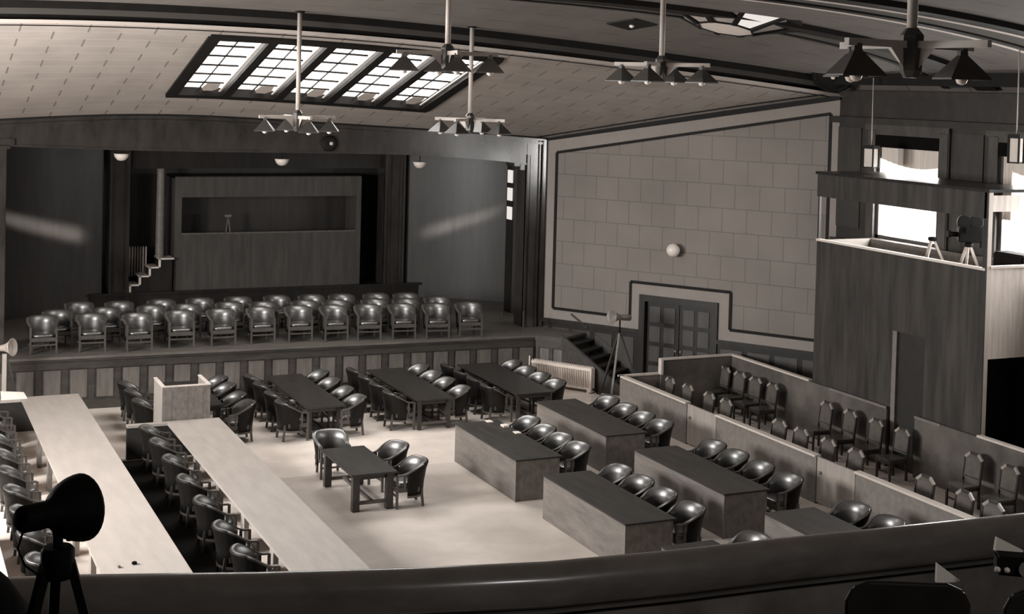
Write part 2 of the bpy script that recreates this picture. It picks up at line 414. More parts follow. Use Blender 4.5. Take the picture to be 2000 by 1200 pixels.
# mirrored left splay and the side walls, so the hall is closed
b = MB(); b.slab([(2.1, 33.7, 0), (LX, 26.9, 0), (LX, 26.9, 8.4), (2.1, 33.7, 6.8)], (-.15, .1, 0))
struct(b.build('wall_front_left', M['wallplain']), 'pale splayed wall left of the stage')
def side_wall(name, X, sgn, label, z0w, z1w, wide):
    w = MB(); y = YB+.2; th = .3*sgn
    edges = [-6]
    for c in sorted(WIN_Y): edges += [c-wide/2, c+wide/2]
    edges.append(y)
    for i in range(0, len(edges)-1):
        y0, y1 = edges[i], edges[i+1]
        if i % 2 == 0: w.box(min(X, X+th), max(X, X+th), y0, y1, 0, 8.3)
        else:
            w.box(min(X, X+th), max(X, X+th), y0, y1, 0, z0w); w.box(min(X, X+th), max(X, X+th), y0, y1, z1w, 8.3)
    if sgn > 0:                                       # pilasters and inset panels between the windows
        for yc in (26.5, 22.6, 18.8, 15.0):
            w.box(X-.05, X, yc-.75, yc-.55, 0, 7.05); w.box(X-.05, X, yc+.55, yc+.75, 0, 7.05)
            w.box(X-.03, X, yc-.42, yc+.42, 4.6, 6.95, 1); w.box(X-.02, X, yc-.42, yc+.42, 1.6, 4.2, 1)
        w.box(X-.14, X, -6, y, 7.05, 7.2); w.box(X-.12, X, -6, y, 7.68, 7.82, 0)
        w.box(X-.10, X, -6, y, 4.15, 4.32); w.box(X-.05, X, -6, y, 2.4, 2.5)
        for k in range(14):
            yk = 12.0+k*1.05
            w.box(X-.03, X, yk, yk+.8, 2.7, 4.0, 1)
    return struct(w.build(name, [M['sidewall'], M['sidepanel']]), label)
side_wall('wall_right', RX, 1, 'dark panelled wall with tall windows behind the press booth', WIN_Z0, WIN_Z1, WIN_W)
side_wall('wall_left', LX, -1, 'dark panelled left wall with windows', 3.7, 7.1, WIN_W+.6)
b = MB().box(-8, 26, -6.3, -6, 0, 12); struct(b.build('wall_back', M['sidewall']), 'dark rear wall of the balcony')

# ceiling: vault, end cove, sloped panel
nx = 64
def xg(u): return lerp(-3.36, 21.34, u)
b = MB(); b.grid(lambda u, v: (xg(u), lerp(-6.2, 22.6, v), zv(xg(u))), nx, 12)
ztop = lambda x: zb(x)+.38
def cove(u, v):
    x = xg(u); y = lerp(22.6, YB+.05, v); t = v*v*(3-2*v)
    return (x, y, lerp(zv(x), min(zv(x), max(ztop(x), 7.6)), t))
b.grid(cove, nx, 10)
struct(b.build('ceiling', M['vault'], uvf=lambda co: (co.y*1.0+100, co.x), fix=False), 'boarded vault over the hall')
cs = MB(); cs.grid(lambda u, v: (xg(u), lerp(YA+.05, YB, v), zslope(xg(u), lerp(YA+.05, YB, v))), nx, 12)
# leave the skylight opening out of the sloped panel
SKX0, SKX1, SKY0, SKY1 = 6.2, 12.35, 31.75, 27.45
cs = MB()
def patch(x0, x1, y0, y1, nu, nv):
    cs.grid(lambda u, v: (lerp(x0, x1, u), lerp(y0, y1, v), zslope(lerp(x0, x1, u), lerp(y0, y1, v))), nu, nv)
patch(-3.4, SKX0, YA+.05, YB, 24, 12); patch(SKX1, 21.5, YA+.05, YB, 24, 12)
patch(SKX0, SKX1, YA+.05, SKY0, 16, 3); patch(SKX0, SKX1, SKY1, YB, 16, 2)
struct(cs.build('ceiling_slope', M['slope'], uvf=lambda co: (co.x+50, (YA-co.y)*1.05), fix=False), 'boarded ceiling panel sloping down to the stage arch')
# roof box over the skylight keeps the daylight where the opening is
# cross beam at the head of the slope: pale cornice, black, plaster, black
def arc_strip(name, zf, y0, y1, h, m, label, dz=0, x0=-3.3, x1=21.2, n=60):
    s_ = MB()
    rs = []
    for i in range(n+1):
        x = lerp(x0, x1, i/n); z = zf(x)+dz
        rs.append([Vector((x, y0, z)), Vector((x, y1, z)), Vector((x, y1, z+h)), Vector((x, y0, z+h))])
    s_.rings(rs, smooth=False)
    return struct(s_.build(name, m), label)
arc_strip('trim_4', zb, YB-.10, YB+.1, .06, M['cornice'], 'pale cornice at the head of the sloping ceiling', -.03)
arc_strip('trim_5', zb, YB-.02, YB+.1, .10, M['trim'], 'lower black line of the ceiling beam', .03)
arc_strip('trim_6', zb, YB-.06, YB+.1, .11, M['vault'], 'plaster band of the ceiling beam', .13)
arc_strip('trim_7', zb, YB-.14, YB+.1, .15, M['trim'], 'upper black line of the ceiling beam', .24)
arc_strip('trim_8', lambda x: zslope(x, YB+.22), YB+.19, YB+.22, .02, M['trim'], 'thin black line on the sloping ceiling', -.012)
arc_strip('trim_9', za, YA-.06, YA+.1, .10, M['trim'], 'black line above the stage arch', -.03)
# black line along the ceiling beside the splayed wall
b = MB()
for i in range(20):
    q = []
    for s_, o_ in ((lerp(0, 7.9, i/20), .30), (lerp(0, 7.9, (i+1)/20), .30), (lerp(0, 7.9, (i+1)/20), .37), (lerp(0, 7.9, i/20), .37)):
        p = wp(s_, 0, o_); q.append((p.x, p.y, zslope(p.x, min(p.y, YA))-.005))
    b.slab(q, (0, 0, -.015))
struct(b.build('trim_10', M['trim']), 'black line on the ceiling beside the block wall')
# transverse ribs of the vault
def rib(k, strips, label):
    for i, (ya_, yb_, dz, m) in enumerate(strips):
        arc_strip('trim_%d' % (k+i), zv, ya_, yb_, .2, M[m], '%s, %s strip' % (label, ('nearest', 'second', 'third', 'fourth', 'furthest')[i]), dz, x1=19.4 if m == 'cornice' else 20.9, n=70)
rib(11, ((21.65, 22.25, -.10, 'trim'), (22.25, 23.05, -.05, 'vault'), (23.05, 23.25, -.07, 'trim')), 'vault rib carrying the glazed lantern')
rib(14, ((17.15, 17.5, -.10, 'trim'), (17.5, 17.66, -.115, 'cornice'), (17.66, 18.55, -.05, 'vault'), (18.55, 18.75, -.08, 'trim'), (18.75, 18.9, -.09, 'cornice')), 'vault rib nearest the balcony')
b = MB().box(20.3, 20.55, -6, 26.6, zv(20.42)-.24, zv(20.42)+.1); struct(b.build('trim_19', M['trim']), 'black moulding along the foot of the vault')
b = MB().box(20.95, 21.08, -6, 26.9, 7.72, 7.82); struct(b.build('trim_20', M['sidewall']), 'plaster moulding above the side windows')

# skylight
sky = struct(MB().box(SKX0, SKX0+.01, SKY1, SKY1+.01, 8.3, 8.31).build('window_1', M['trim']), 'large five-bay skylight in the sloping ceiling')
def sp(x, y, dz=0): return Vector((x, y, zslope(x, y)+dz))
fr = MB()
def sbar(x0, y0, x1, y1, w, lo, hi, m=0, n=6):
    rs = []
    for i in range(n+1):
        x = lerp(x0, x1, i/n); y = lerp(y0, y1, i/n)
        if abs(x1-x0) > abs(y1-y0): q = [sp(x, y-w/2, lo), sp(x, y+w/2, lo), sp(x, y+w/2, hi), sp(x, y-w/2, hi)]
        else: q = [sp(x-w/2, y, lo), sp(x+w/2, y, lo), sp(x+w/2, y, hi), sp(x-w/2, y, hi)]
        rs.append(q)
    fr.rings(rs, m, smooth=False)
for y in (SKY0, SKY1): sbar(SKX0-.1, y, SKX1+.1, y, .26, -.05, .14)
bay = (SKX1-SKX0)/5
for i in range(6):
    sbar(SKX0+i*bay, SKY0, SKX0+i*bay, SKY1, .26 if i in (0, 5) else .2, -.05, .14)
    if i: sbar(SKX0+i*bay-.16, SKY0-.15, SKX0+i*bay-.16, SKY1+.15, .045, .04, .06, 1)
fr.build('frame', [M['trim'], M['dockcap']], sky)
gl = MB(); gb = MB(); ho = MB()
for i in range(5):
    x0 = SKX0+i*bay+.13; x1 = SKX0+(i+1)*bay-.22
    for c in range(1, 2):
        xm = (x0+x1)/2
        rs = [[sp(xm-.012, y, .05), sp(xm+.012, y, .05), sp(xm+.012, y, .08), sp(xm-.012, y, .08)] for y in (SKY0-.1, SKY1+.1)]
        gb.rings(rs, smooth=False)
    for r in range(1, 6):
        y = lerp(SKY0-.13, SKY1+.13, r/6)
        rs = [[sp(x, y-.02, .05), sp(x, y+.02, .05), sp(x, y+.02, .08), sp(x, y-.02, .08)] for x in (x0, x1)]
        gb.rings(rs, smooth=False)
    gl.grid(lambda u, v: sp(lerp(x0-.1, x1+.1, u), lerp(SKY0-.1, SKY1+.1, v), .09), 2, 6)
    xm = (x0+x1)/2; ya_ = SKY0-.16; yb_ = lerp(SKY0-.13, SKY1+.13, 1/6)
    ho.slab([sp(xm+.12, ya_+.0, .055), sp(x1-.12, ya_+.0, .055), sp(x1-.02, ya_-.2, .055), sp(x1-.06, yb_+.05, .055), sp(xm+.08, yb_+.05, .055), sp(xm+.04, ya_-.2, .055)], (0, 0, .02))
gb.build('glazing_bars', M['trim'], sky)
gl.build('glass', glass_mat('skylight_glass', .95, .04), sky, fix=False)
ho.build('hopper_panes', M['hopper'], sky)

# stage: floor with apron, chamfered corner and landing
SD = WD; SO = WA + WN*1.2                          # stringer plane runs parallel to the splayed wall
def stp(s_, z, off=0): p = SO + SD*s_ + WN*off; return Vector((p.x, p.y, z))
edge = lambda x: 32.86-.04*(x-5.5)
c1 = stp(.73, 0); c2 = stp(1.42, 0); c3 = wp(1.45, 0, .04)
poly = [(-3, edge(-3)), (c1.x-.1, edge(c1.x-.1)), (c2.x, c2.y), (c3.x, c3.y), (wp(0, 0, 0).x, 33.7), (18.6, 33.75), (18.6, 42), (-3, 42)]
st = MB(); st.prism(poly, STZ-.06, STZ)
struct(st.build('stage_floor', M['stagefloor']), 'dark boarded stage floor')
def fascia_run(a, b_, n, nrm):
    a = Vector(a); b_ = Vector(b_); L = (b_-a).length; d = (b_-a)/L; nrm = Vector(nrm)
    def P(s_, z, o=0): return a+d*s_+nrm*o+Vector((0, 0, z))
    def R(s0, s1, z0, z1, o, th, mi=0): fs.slab([P(s0, z0, o), P(s1, z0, o), P(s1, z1, o), P(s0, z1, o)], nrm*th, mi)
    R(0, L, 0, STZ-.06, -.12, .06); R(0, L, 0, .22, -.06, .04); R(0, L, STZ-.30, STZ-.06, -.06, .04); R(0, L, STZ-.12, STZ-.001, -.06, .08)
    R(0, L, .98, 1.0, -.06, .02)
    for i in range(n):
        s0 = i*L/n; R(s0, s0+.18*L/n*1.2, .2, .96, -.06, .02)
        R(s0+.3*L/n, s0+.93*L/n, .27, .92, -.06, .012, 1)
fs = MB()
fascia_run((-3, edge(-3)+.05, 0), (c1.x-.1, edge(c1.x-.1)+.05, 0), 32, (-.04, -1, 0))
fascia_run((c1.x-.12, edge(c1.x-.1)+.02, 0), (c2.x, c2.y, 0), 2, WN)
struct(fs.build('stage_front', [M['fascia'], M['panel']]), 'dark panelled front of the stage with lighter inset boards')
# stage steps beside the wall
sg = thing('stage_steps', 'dark wooden steps from the stage down beside the splayed wall', 'steps', (c2.x, c2.y, 0))
inv = Matrix.Translation(-Vector((c2.x, c2.y, 0)))
q = MB(); q.M = inv
n = 7
for i in range(n):
    s0 = 1.42+i*.26; z1 = STZ-(i+1)*STZ/(n+1)
    a, b_, c_, d_ = stp(s0, 0, -.03), stp(s0+.28, 0, -.03), wp(s0+.28, 0, .06), wp(s0, 0, .06)
    q.slab([Vector((p.x, p.y, z1-.04)) for p in (a, b_, c_, d_)], (0, 0, .04))
    q.slab([Vector((a.x, a.y, z1-.16)), Vector((d_.x, d_.y, z1-.16)), Vector((d_.x, d_.y, z1)), Vector((a.x, a.y, z1))], -SD*.02)
q.build('treads', M['darkpanel'], sg)
q = MB(); q.M = inv
q.slab([stp(1.42, .0), stp(3.35, 0), stp(3.35, .08), stp(1.42, 1.32)], WN*.05)
q.slab([stp(1.40, 1.27, -.01), stp(3.36, .03, -.01), stp(3.36, .10, -.01), stp(1.40, 1.34, -.01)], WN*.09)
q.build('stringer', M['fascia'], sg)
q = MB(); q.M = inv
for s0, s1 in ((1.0, 1.5), (1.75, 2.3)):
    q.slab([wp(s0, 1.40-.62*(s0-1.42), .03), wp(s1, 1.40-.62*(s1-1.42), .03), wp(s1, 1.44-.62*(s1-1.42), .03), wp(s0, 1.44-.62*(s0-1.42), .03)], WN*.05)
q.build('wall_rail', M['chairwood'], sg)
for k, (x, y) in enumerate(((15.15, 33.05), (15.75, 32.95))):
    tag(MB().box(x-.015, x+.015, y-.015, y+.015, STZ, STZ+.55).build('stanchion', M['chairwood']),
        ('slim stanchion on the stage nearer the black armchairs' if k == 0 else 'slim stanchion on the stage nearer the side steps'), 'stanchion', 'slim stanchions at the stage corner')

# proscenium arch
XO = [-3, 0, 2.83, 5.25, 7.44, 10.56, 12.63, 14.21, 15.5, 16.05]
ZO = [6.0, 6.04, 6.04, 5.97, 5.93, 5.91, 5.88, 5.80, 5.70, 5.62]
zo = lambda x: interp(x, XO, ZO)
pa = MB()
rs = []
for i in range(61):
    x = lerp(-3, 16.05, i/60)
    rs.append([Vector((x, YA+.02, zo(x))), Vector((x, YA+.6, zo(x))), Vector((x, YA+.6, za(x)+.15)), Vector((x, YA+.02, za(x)+.02))])
pa.rings(rs, smooth=False)
pa.box(16.05, 16.62, YA+.02, YA+.6, STZ, 6.36)
pa.box(15.88, 16.05, YA+.05, YA+.6, 5.48, 5.66); pa.box(15.7, 15.88, YA+.05, YA+.6, 5.58, 5.68)
for x0, x1, o in ((16.05, 16.10, .05), (16.40, 16.44, .05), (16.50, 16.60, .08), (16.15, 16.35, .02)):
    pa.box(x0, x1, YA+.02-o, YA+.1, STZ, 6.30 if x0 > 16.3 else 5.9)
arc = MB()
for dz, h, o in ((0, .05, .05), (.62, .06, .06), (.72, .05, .08)):
    rs = []
    for i in range(61):
        x = lerp(-3, 16.5 if dz else 16.05, i/60)
        z = zo(x) if dz == 0 else za(x)-(.8-dz)
        rs.append([Vector((x, YA+.02-o, z)), Vector((x, YA+.1, z)), Vector((x, YA+.1, z+h)), Vector((x, YA+.02-o, z+h))])
    pa.rings(rs, smooth=False)
pa.box(2.55, 2.85, YA-.03, YA+.6, STZ, 6.0); pa.box(2.5, 3.02, YA-.06, YA+.6, 6.06, 6.22); pa.box(2.5, 2.93, YA-.06, YA+.6, 5.98, 6.07)
struct(pa.build('proscenium_arch', M['archwood'], bevel=.012), 'polished dark wooden arch framing the stage')

# stage shell
b = MB(); b.box(-3, 19, 41, 41.2, STZ, 7); struct(b.build('wall_stage_back', M['stagewall']), 'dark wooden rear wall of the stage')
b = MB(); b.box(-3, 19, YA+.6, 41, 6.2, 6.4); struct(b.build('ceiling_stage', M['darkwood']), 'dark ceiling over the stage')
b = MB(); b.box(18.6, 18.8, 33.8, 41, STZ, 6.3); b.box(-3.2, -3, 33.8, 41, STZ, 6.3)
struct(b.build('wall_stage_sides', M['darkwood']), 'dark side walls of the stage')
b = MB(); b.box(5.6, 15.3, 39.3, 41, STZ, 1.66); b.box(5.55, 15.35, 39.25, 39.4, 1.62, 1.70)
struct(b.build('stage_platform', M['darkwood']), 'low dark platform across the back of the stage')
# curved side wings of the stage
def wing(x0, y0, x1, y1, bulge, name, label):
    w = MB(); a = Vector((x0, y0)); c = Vector((x1, y1)); d = c-a; nn = Vector((-d.y, d.x)).normalized()
    def P(u, v):
        p = a+d*u+nn*bulge*math.sin(PI*u); return (p.x, p.y, lerp(STZ, 6.0, v))
    w.grid(P, 24, 2)
    def Q(u, v):
        p = a+d*u+nn*(bulge*math.sin(PI*u)+.08); return (p.x, p.y, lerp(STZ, 6.0, v))
    w.grid(Q, 24, 2, flip=True)
    return struct(w.build(name, M['stagewall'], fix=False), label)
wing(2.2, 37.2, 5.9, 39.5, .35, 'wall_stage_wing_left', 'curved glossy wing wall left of the stage booth')
wing(14.85, 39.5, 18.2, 36.6, .35, 'wall_stage_wing_right', 'curved glossy wing wall right of the stage booth')
for k, (x0, x1, lab) in enumerate(((6.05, 6.6, 'left'), (14.1, 14.75, 'right'))):
    p = MB(); p.box(x0, x1, 39.35, 40, 1.66, 6.0)
    for xx in (x0, x1-.08, (x0+x1)/2-.12): p.box(xx, xx+.08 if xx != (x0+x1)/2-.12 else xx+.24, 39.3, 39.4, 1.66, 6.0)
    struct(p.build('trim_%d' % (21+k), M['archwood'], bevel=.01), 'moulded dark pilaster on the %s of the stage back' % lab)
b = MB().box(6.6, 14.1, 39.5, 39.9, 5.15, 6.0); struct(b.build('trim_23', M['darkwood']), 'dark lintel between the stage pilasters')
sw = struct(MB().box(16.72, 16.85, 35.8, 36.3, STZ, 6.1).build('window_10', M['darkwood']), 'narrow window slit at the right side of the stage')
for z0, z1 in ((3.91, 4.27), (4.45, 4.81), (4.96, 5.32)): MB().box(16.69, 16.73, 35.9, 36.2, z0, z1).build('glass', M['paneglow'], sw)
# booth at the back of the stage
bt = thing('projection_booth', 'dark plywood booth with a wide slot at the back of the stage', 'booth', (10.65, 39.6, 1.66))
p = MB(); X0, X1 = 7.9-10.65, 13.45-10.65
p.box(X0, X1, 0, .06, 0, 1.62); p.box(X0, X1, 0, .06, 2.66, 3.24); p.box(X0, X0+.2, 0, .06, 1.62, 2.66); p.box(X1-.16, X1, 0, .06, 1.62, 2.66)
for i in range(1, 5): p.box(X0+i*(X1-X0)/5-.005, X0+i*(X1-X0)/5+.005, -.006, 0, 0, 1.6)
p.build('front_wall', M['boothply'], bt)
p = MB(); p.box(X0, X0+.05, .06, 1.3, 0, 3.24); p.build('side_wall', M['boothply'], bt); MB().box(X1-.05, X1, .06, 1.3, 0, 3.24).build('side_wall', M['boothply'], bt)
p = MB(); p.box(X0, X1, 0.05, 1.3, 3.2, 3.26); p.build('roof', M['darkwood'], bt)
p = MB(); p.box(X0+.2, X1-.16, -.02, .08, 1.6, 1.64); p.build('sill', M['panel'], bt)
def mini_tripod(name, label, loc, h, r, m, headm, head=True):
    t = thing(name, label, 'tripod', loc)
    for a in (90, 210, 330):
        MB().bar((0, 0, h), (r*math.cos(math.radians(a)), r*math.sin(math.radians(a)), 0), .05, .04).build('leg', m, t)
    if head: MB().box(-.09, .09, -.07, .07, h, h+.07).build('head', headm, t)
    return t
mini_tripod('camera_tripod', 'small pale tripod standing in the slot of the stage booth', (9.52, 40.0, 1.66), 2.05, .32, M['panel'], M['dock'])
# little stair, radiator and column in the left recess
sr = thing('platform_steps', 'small steps rising to the stage booth beside a round column', 'steps', (7.2, 39.6, 1.66))
p = MB()
for i in range(4): p.box(-.55+i*.27, .62, -.2, .5, i*.24, (i+1)*.24)
p.build('steps', M['darkwood'], sr)
p = MB()
for i in range(4): p.box(-.57+i*.27, -.30+i*.27+(.15 if i == 3 else 0), -.24, .5, (i+1)*.24-.03, (i+1)*.24+.01)
for i in range(4): p.box(-.58+i*.27, -.52+i*.27, -.24, -.2, i*.24, (i+1)*.24)
p.build('treads', M['radiator'], sr)
cl = MB().lathe([(.15, 0), (.12, .05), (.11, 2.4), (.115, 2.55)], 20, (7.52, 39.75, 2.62))
struct(cl.build('stage_column', M['dock']), 'round plaster column in the left recess of the stage')
def radiator(name, label, loc, rz, L, h, n, depth, m, feet=True, headers=True):
    t = thing(name, label, 'radiator', loc, rz)
    b = MB()
    for i in range(n):
        x = (i+.5)*L/n
        w = L/n*(.36 if headers else .26)
        b.lathe([(w*.7, .06), (w, .1), (w, h-.05), (w*.6, h)], 8, (x, -depth*.28, 0)); b.lathe([(w*.7, .06), (w, .1), (w, h-.05), (w*.6, h)], 8, (x, depth*.28, 0))
    b.build('fins', m, t)
    if not headers: return t
    c = MB(); c.box(0, L, -depth/2, depth/2, h-.10, h-.03); c.box(0, L, -depth/2*.8, depth/2*.8, .08, .13); c.box(L-.03, L+.03, -depth/2, depth/2, .02, h-.02)
    c.build('headers', m, t, bevel=.012)
    if feet:
        for x in (.06, L-.06): MB().box(x-.03, x+.03, -depth/2, depth/2, 0, .09).build('foot', m, t)
    return t
radiator('radiator', 'small white radiator in the left recess of the stage', (6.66, 40.3, 1.95), 0, .62, .92, 8, .1, M['radiator'], headers=False)
rd = stp(.66, 0, .22); rang = math.atan2(WD.y, WD.x)
rad = radiator('radiator', 'long pale radiator against the stage corner behind the right-hand table', (rd.x, rd.y, 0), rang, 1.75, .66, 34, .2, M['radiator'])
MB().tube([(-.1, 0, 0), (-.1, 0, .3), (-.1, 0, .72)], .02).build('supply_pipe', M['radiator'], rad)
MB().tube([(1.75, 0, .1), (1.9, 0, .1), (1.92, 0, 0)], .025).build('valve', M['black'], rad)

# ------------------------------------------------------------------ windows
def window(k, X, sgn, yc, z0, z1, wide, label, dress):
    fr = MB(); o = .12*sgn
    x0, x1 = sorted((X+.02*sgn, X+.22*sgn)); hw = wide/2
    fr.box(x0, x1, yc-hw, yc-hw+.08, z0, z1); fr.box(x0, x1, yc+hw-.08, yc+hw, z0, z1)
    fr.box(x0, x1, yc-hw, yc+hw, z0, z0+.08); fr.box(x0, x1, yc-hw, yc+hw, z1-.08, z1)
    xi0, xi1 = sorted((X-.06*sgn, X+.02*sgn))
    fr.box(xi0, xi1, yc-hw-.28, yc-hw-.02, z0-.1, z1+.12); fr.box(xi0, xi1, yc+hw+.02, yc+hw+.28, z0-.1, z1+.12)
    fr.box(xi0-.03, xi1-.005, yc-hw-.34, yc+hw+.34, z1+.13, z1+.32); fr.box(xi0+.01, xi1-.005, yc-hw-.02, yc+hw+.02, z1-.005, z1+.13); fr.box(xi0-.06, xi1, yc-hw-.34, yc+hw+.34, z0-.12, z0)
    w = struct(fr.build('window_%d' % k, M['winframe']), label)
    g = MB().box(X+.13, X+.135, yc-hw, yc+hw, z0, z1); g.build('glass', M['glass'], w)
    if dress:
        MB().box(X-.06, X+.02, yc-hw, yc+hw, z1-.26, z1+.02).build('roller_blind', M['blind'], w)
        c = MB()
        def cv(u, v):
            y = lerp(yc+hw, yc-hw, u)
            return (X+.05+.02*math.sin(u*70), y, lerp(z1-.24, z1-.50-.16*math.sin(u*PI*.86)-.05*u, v))
        c.grid(cv, 60, 4); c.build('curtain', M['curtain'], w, fix=False)
        if k == 3:
            c = MB(); c.grid(lambda u, v: (X+.03+.03*math.sin(u*20), lerp(yc+hw-.02, yc+hw-.35, u), lerp(z1-.26, z0+.8, v)), 16, 4)
            c.build('curtain', M['curtain'], w, fix=False)
for i, y in enumerate(WIN_Y):
    window(2+i, RX, 1, y, WIN_Z0, WIN_Z1, WIN_W, ('daylit side window behind the press booth', 'daylit side window behind the end of the press booth', 'side window nearer the balcony', 'side window beside the balcony')[i], i < 2)
    window(6+i, LX, -1, y, 3.7, 7.1, WIN_W+.6, 'left hall window, %s from the stage' % ORD[i], False)

# ------------------------------------------------------------------ armchair
GC = {}
def make_armchair():
    root = thing('armchair', 'armchair', 'chair')
    # plan path of the shell: from left arm front, round the back, to right arm front
    def path(t):                                  # t in 0..1
        R, cy = .29, .0
        Ls = .25; tot = 2*Ls+PI*R; s_ = t*tot
        if s_ < Ls: return Vector((-R, -Ls+s_, 0)), Vector((-1, 0, 0))
        if s_ > tot-Ls: return Vector((R, -(s_-(tot-Ls)), 0)), Vector((1, 0, 0))
        a = PI-(s_-Ls)/R
        return Vector((R*math.cos(a), R*math.sin(a)*.98, 0)), Vector((math.cos(a), math.sin(a), 0))
    def top(t):
        u = abs(t-.5)*2
        k = max(0, min(1, (1-u-.10)/.62)); k = k*k*(3-2*k)
        return .615+.205*k
    n = 40; t0, t1 = .13, .87
    sh = MB(); rs = []; pd = MB(); rp = []; br = MB(); rb = []
    for i in range(n+1):
        t = lerp(t0, t1, i/n); p, nr = path(t); zt = top(t); k = (zt-.615)/.205
        lean = .105*k; th = .03+.015*k
        outer = [(.022, .20), (.024+lean*.15, .45), (.018+lean*.6, zt-.13), (.010+lean, zt-.03), (lean+.004, zt-.004)]
        inner = [(lean-.012, zt), (lean*.8-.02, zt-.06), (lean*.4-.02, .58), (.0, .44), (.004, .20)]
        rs.append([p+nr*o+Vector((0, 0, z)) for o, z in outer+inner])
        w = .25+.75*k
        pad = [(lean-.004, zt-.006), (lean-.03*w, zt+.010), (lean-.062*w, zt-.004), (lean-.095*w, zt-.045*w), (lean*.9-.112*w, zt-.10*w), (lean*.75-.108*w, zt-.155*w),
               (lean*.45-.07*w, zt-.22*w), (-.045, .47 if zt > .72 else .455), (-.02, .40), (.0, .45), (lean*.4-.015, .52), (lean*.8-.015, zt-.10)]
        rp.append([p+nr*o+Vector((0, 0, z)) for o, z in pad])
        rb.append([p+nr*o+Vector((0, 0, z)) for o, z in ((.030, .195), (.030, .235), (-.004, .235), (-.004, .195))])
    sh.rings(rs); sh.build('shell', M['chairshell'], root)
    pd.rings(rp); pd.build('backrest', M['leather'], root)
    br.rings(rb, smooth=False); br.build('base_rail', M['chairwood'], root)
    for sx in (-1, 1):
        ar = MB(); rr = []
        for i in range(13):
            t = lerp(0, .30, i/12); p, nr = path(t); zt = top(t); k = (zt-.615)/.205; lean = .105*k
            rr.append([p+nr*(o+lean)+Vector((0, 0, z+zt-.615)) for o, z in ((-.030, .598), (.016, .594), (.020, .622), (-.034, .626))])
        if sx > 0: rr = [[Vector((-q.x, q.y, q.z)) for q in r] for r in rr]
        ar.rings(rr, smooth=False); ar.box(sx*.29-.02, sx*.29+.02, -.14, -.10, .36, .60)
        ar.build('arm', M['chairwood'], root)
    se = MB(); ringp = []
    for z, k in ((.385, .93), (.41, 1.0), (.445, .98), (.462, .88), (.468, .5)):
        ring = []
        for i in range(28):
            a = 2*PI*i/28; x = .265*math.copysign(abs(math.cos(a))**.55, math.cos(a))*k; y = .25*math.copysign(abs(math.sin(a))**.6, math.sin(a))*k-.02
            ring.append(Vector((x, y, z)))
        ringp.append(ring)
    se.rings(ringp); se.build('seat', M['leather'], root)
    fr = MB(); fr.box(-.27, .27, -.275, -.245, .30, .39); fr.box(-.29, -.262, -.25, .17, .30, .385); fr.box(.262, .29, -.25, .17, .30, .385); fr.box(-.2, .2, .2, .23, .30, .385)
    fr.box(-.262, .262, -.27, -.25, .20, .235)
    fr.build('seat_frame', M['chairwood'], root)
    for x, y, h, sp_ in ((-.285, -.26, .61, 0), (.285, -.26, .61, 0), (-.21, .22, .36, .04), (.21, .22, .36, .04)):
        l = MB(); l.bar((x*1.01, y+sp_, 0), (x, y, h), .042, .042); l.build('leg', M['chairwood'], root)
    return root
chair0 = make_armchair(); used = []
def place_chair(x, y, rz, label, group, z=0):
    o = chair0 if not used else copy_tree(chair0)
    used.append(1)
    o.location = (x, y, z); o.rotation_euler = (0, 0, rz)
    o['label'] = label; o['group'] = group
    return o
BK = .37                                     # from chair centre to the crest of its back
rnd = lambda a: random.uniform(-a, a)
R1 = [(3.70, 33.95), (4.80, 33.95), (5.83, 33.72), (6.86, 33.85), (7.85, 33.82), (8.84, 33.86), (9.78, 33.8), (10.65, 33.66), (11.52, 33.55), (12.4, 33.46), (13.25, 33.26), (14.15, 33.24)]
R2 = [(4.12, 34.65), (5.25, 34.75), (6.36, 34.80), (7.21, 34.76), (8.3, 34.82), (9.13, 34.65), (10.19, 34.6), (10.97, 34.45), (12.0, 34.40), (12.8, 34.25)]
R3 = [(4.77, 35.75), (5.71, 35.6), (6.76, 35.68), (7.73, 35.66), (8.71, 35.62), (9.74, 35.6), (10.64, 35.5), (11.43, 35.40), (12.36, 35.31), (13.15, 35.15), (13.72, 34.35)]
for rn, R in (('front', R1), ('middle', R2), ('back', R3)):
    for i, (x, y) in enumerate(R):
        where = 'rightmost' if i == len(R)-1 else ('leftmost' if i == 0 else ORD[i]+' from left')
        place_chair(x, y-BK, rnd(.06)+(-.12 if x > 11 else 0), 'black leather armchair on the stage, %s in the %s row' % (where, rn), 'armchairs in the %s row on the stage' % rn, STZ)

# ------------------------------------------------------------------ counsel tables
def make_table(name, label, x0, x1, y0, y1, h, m, legw=.08, stretch=True, group=None, apron=.10):
    t = thing(name, label, 'table', ((x0+x1)/2, (y0+y1)/2, 0), 0, group)
    a, b_ = (x1-x0)/2, (y1-y0)/2
    MB().box(-a, a, -b_, b_, h-.035, h).build('tabletop', m, t, bevel=.006)
    i_ = .12
    p = MB(); p.box(-a+i_, a-i_, -b_+i_, -b_+i_+.03, h-.035-apron, h-.035); p.box(-a+i_, a-i_, b_-i_-.03, b_-i_, h-.035-apron, h-.035)
    p.box(-a+i_, -a+i_+.03, -b_+i_, b_-i_, h-.035-apron, h-.035); p.box(a-i_-.03, a-i_, -b_+i_, b_-i_, h-.035-apron, h-.035)
    p.build('apron', m, t)
    for sx in (-1, 1):
        for sy in (-1, 1):
            cx_, cy_ = sx*(a-i_), sy*(b_-i_)
            MB().box(cx_-legw/2, cx_+legw/2, cy_-legw/2, cy_+legw/2, 0, h-.035).build('leg', m, t, bevel=.006)
    if stretch:
        p = MB(); p.box(-.03, .03, -b_+i_, b_-i_, .13, .18)
        for sy in (-1, 1): p.box(-a+i_, a-i_, sy*(b_-i_)-.02, sy*(b_-i_)+.02, .12, .18)
        p.build('stretcher', M['chairwood'], t)
    return t
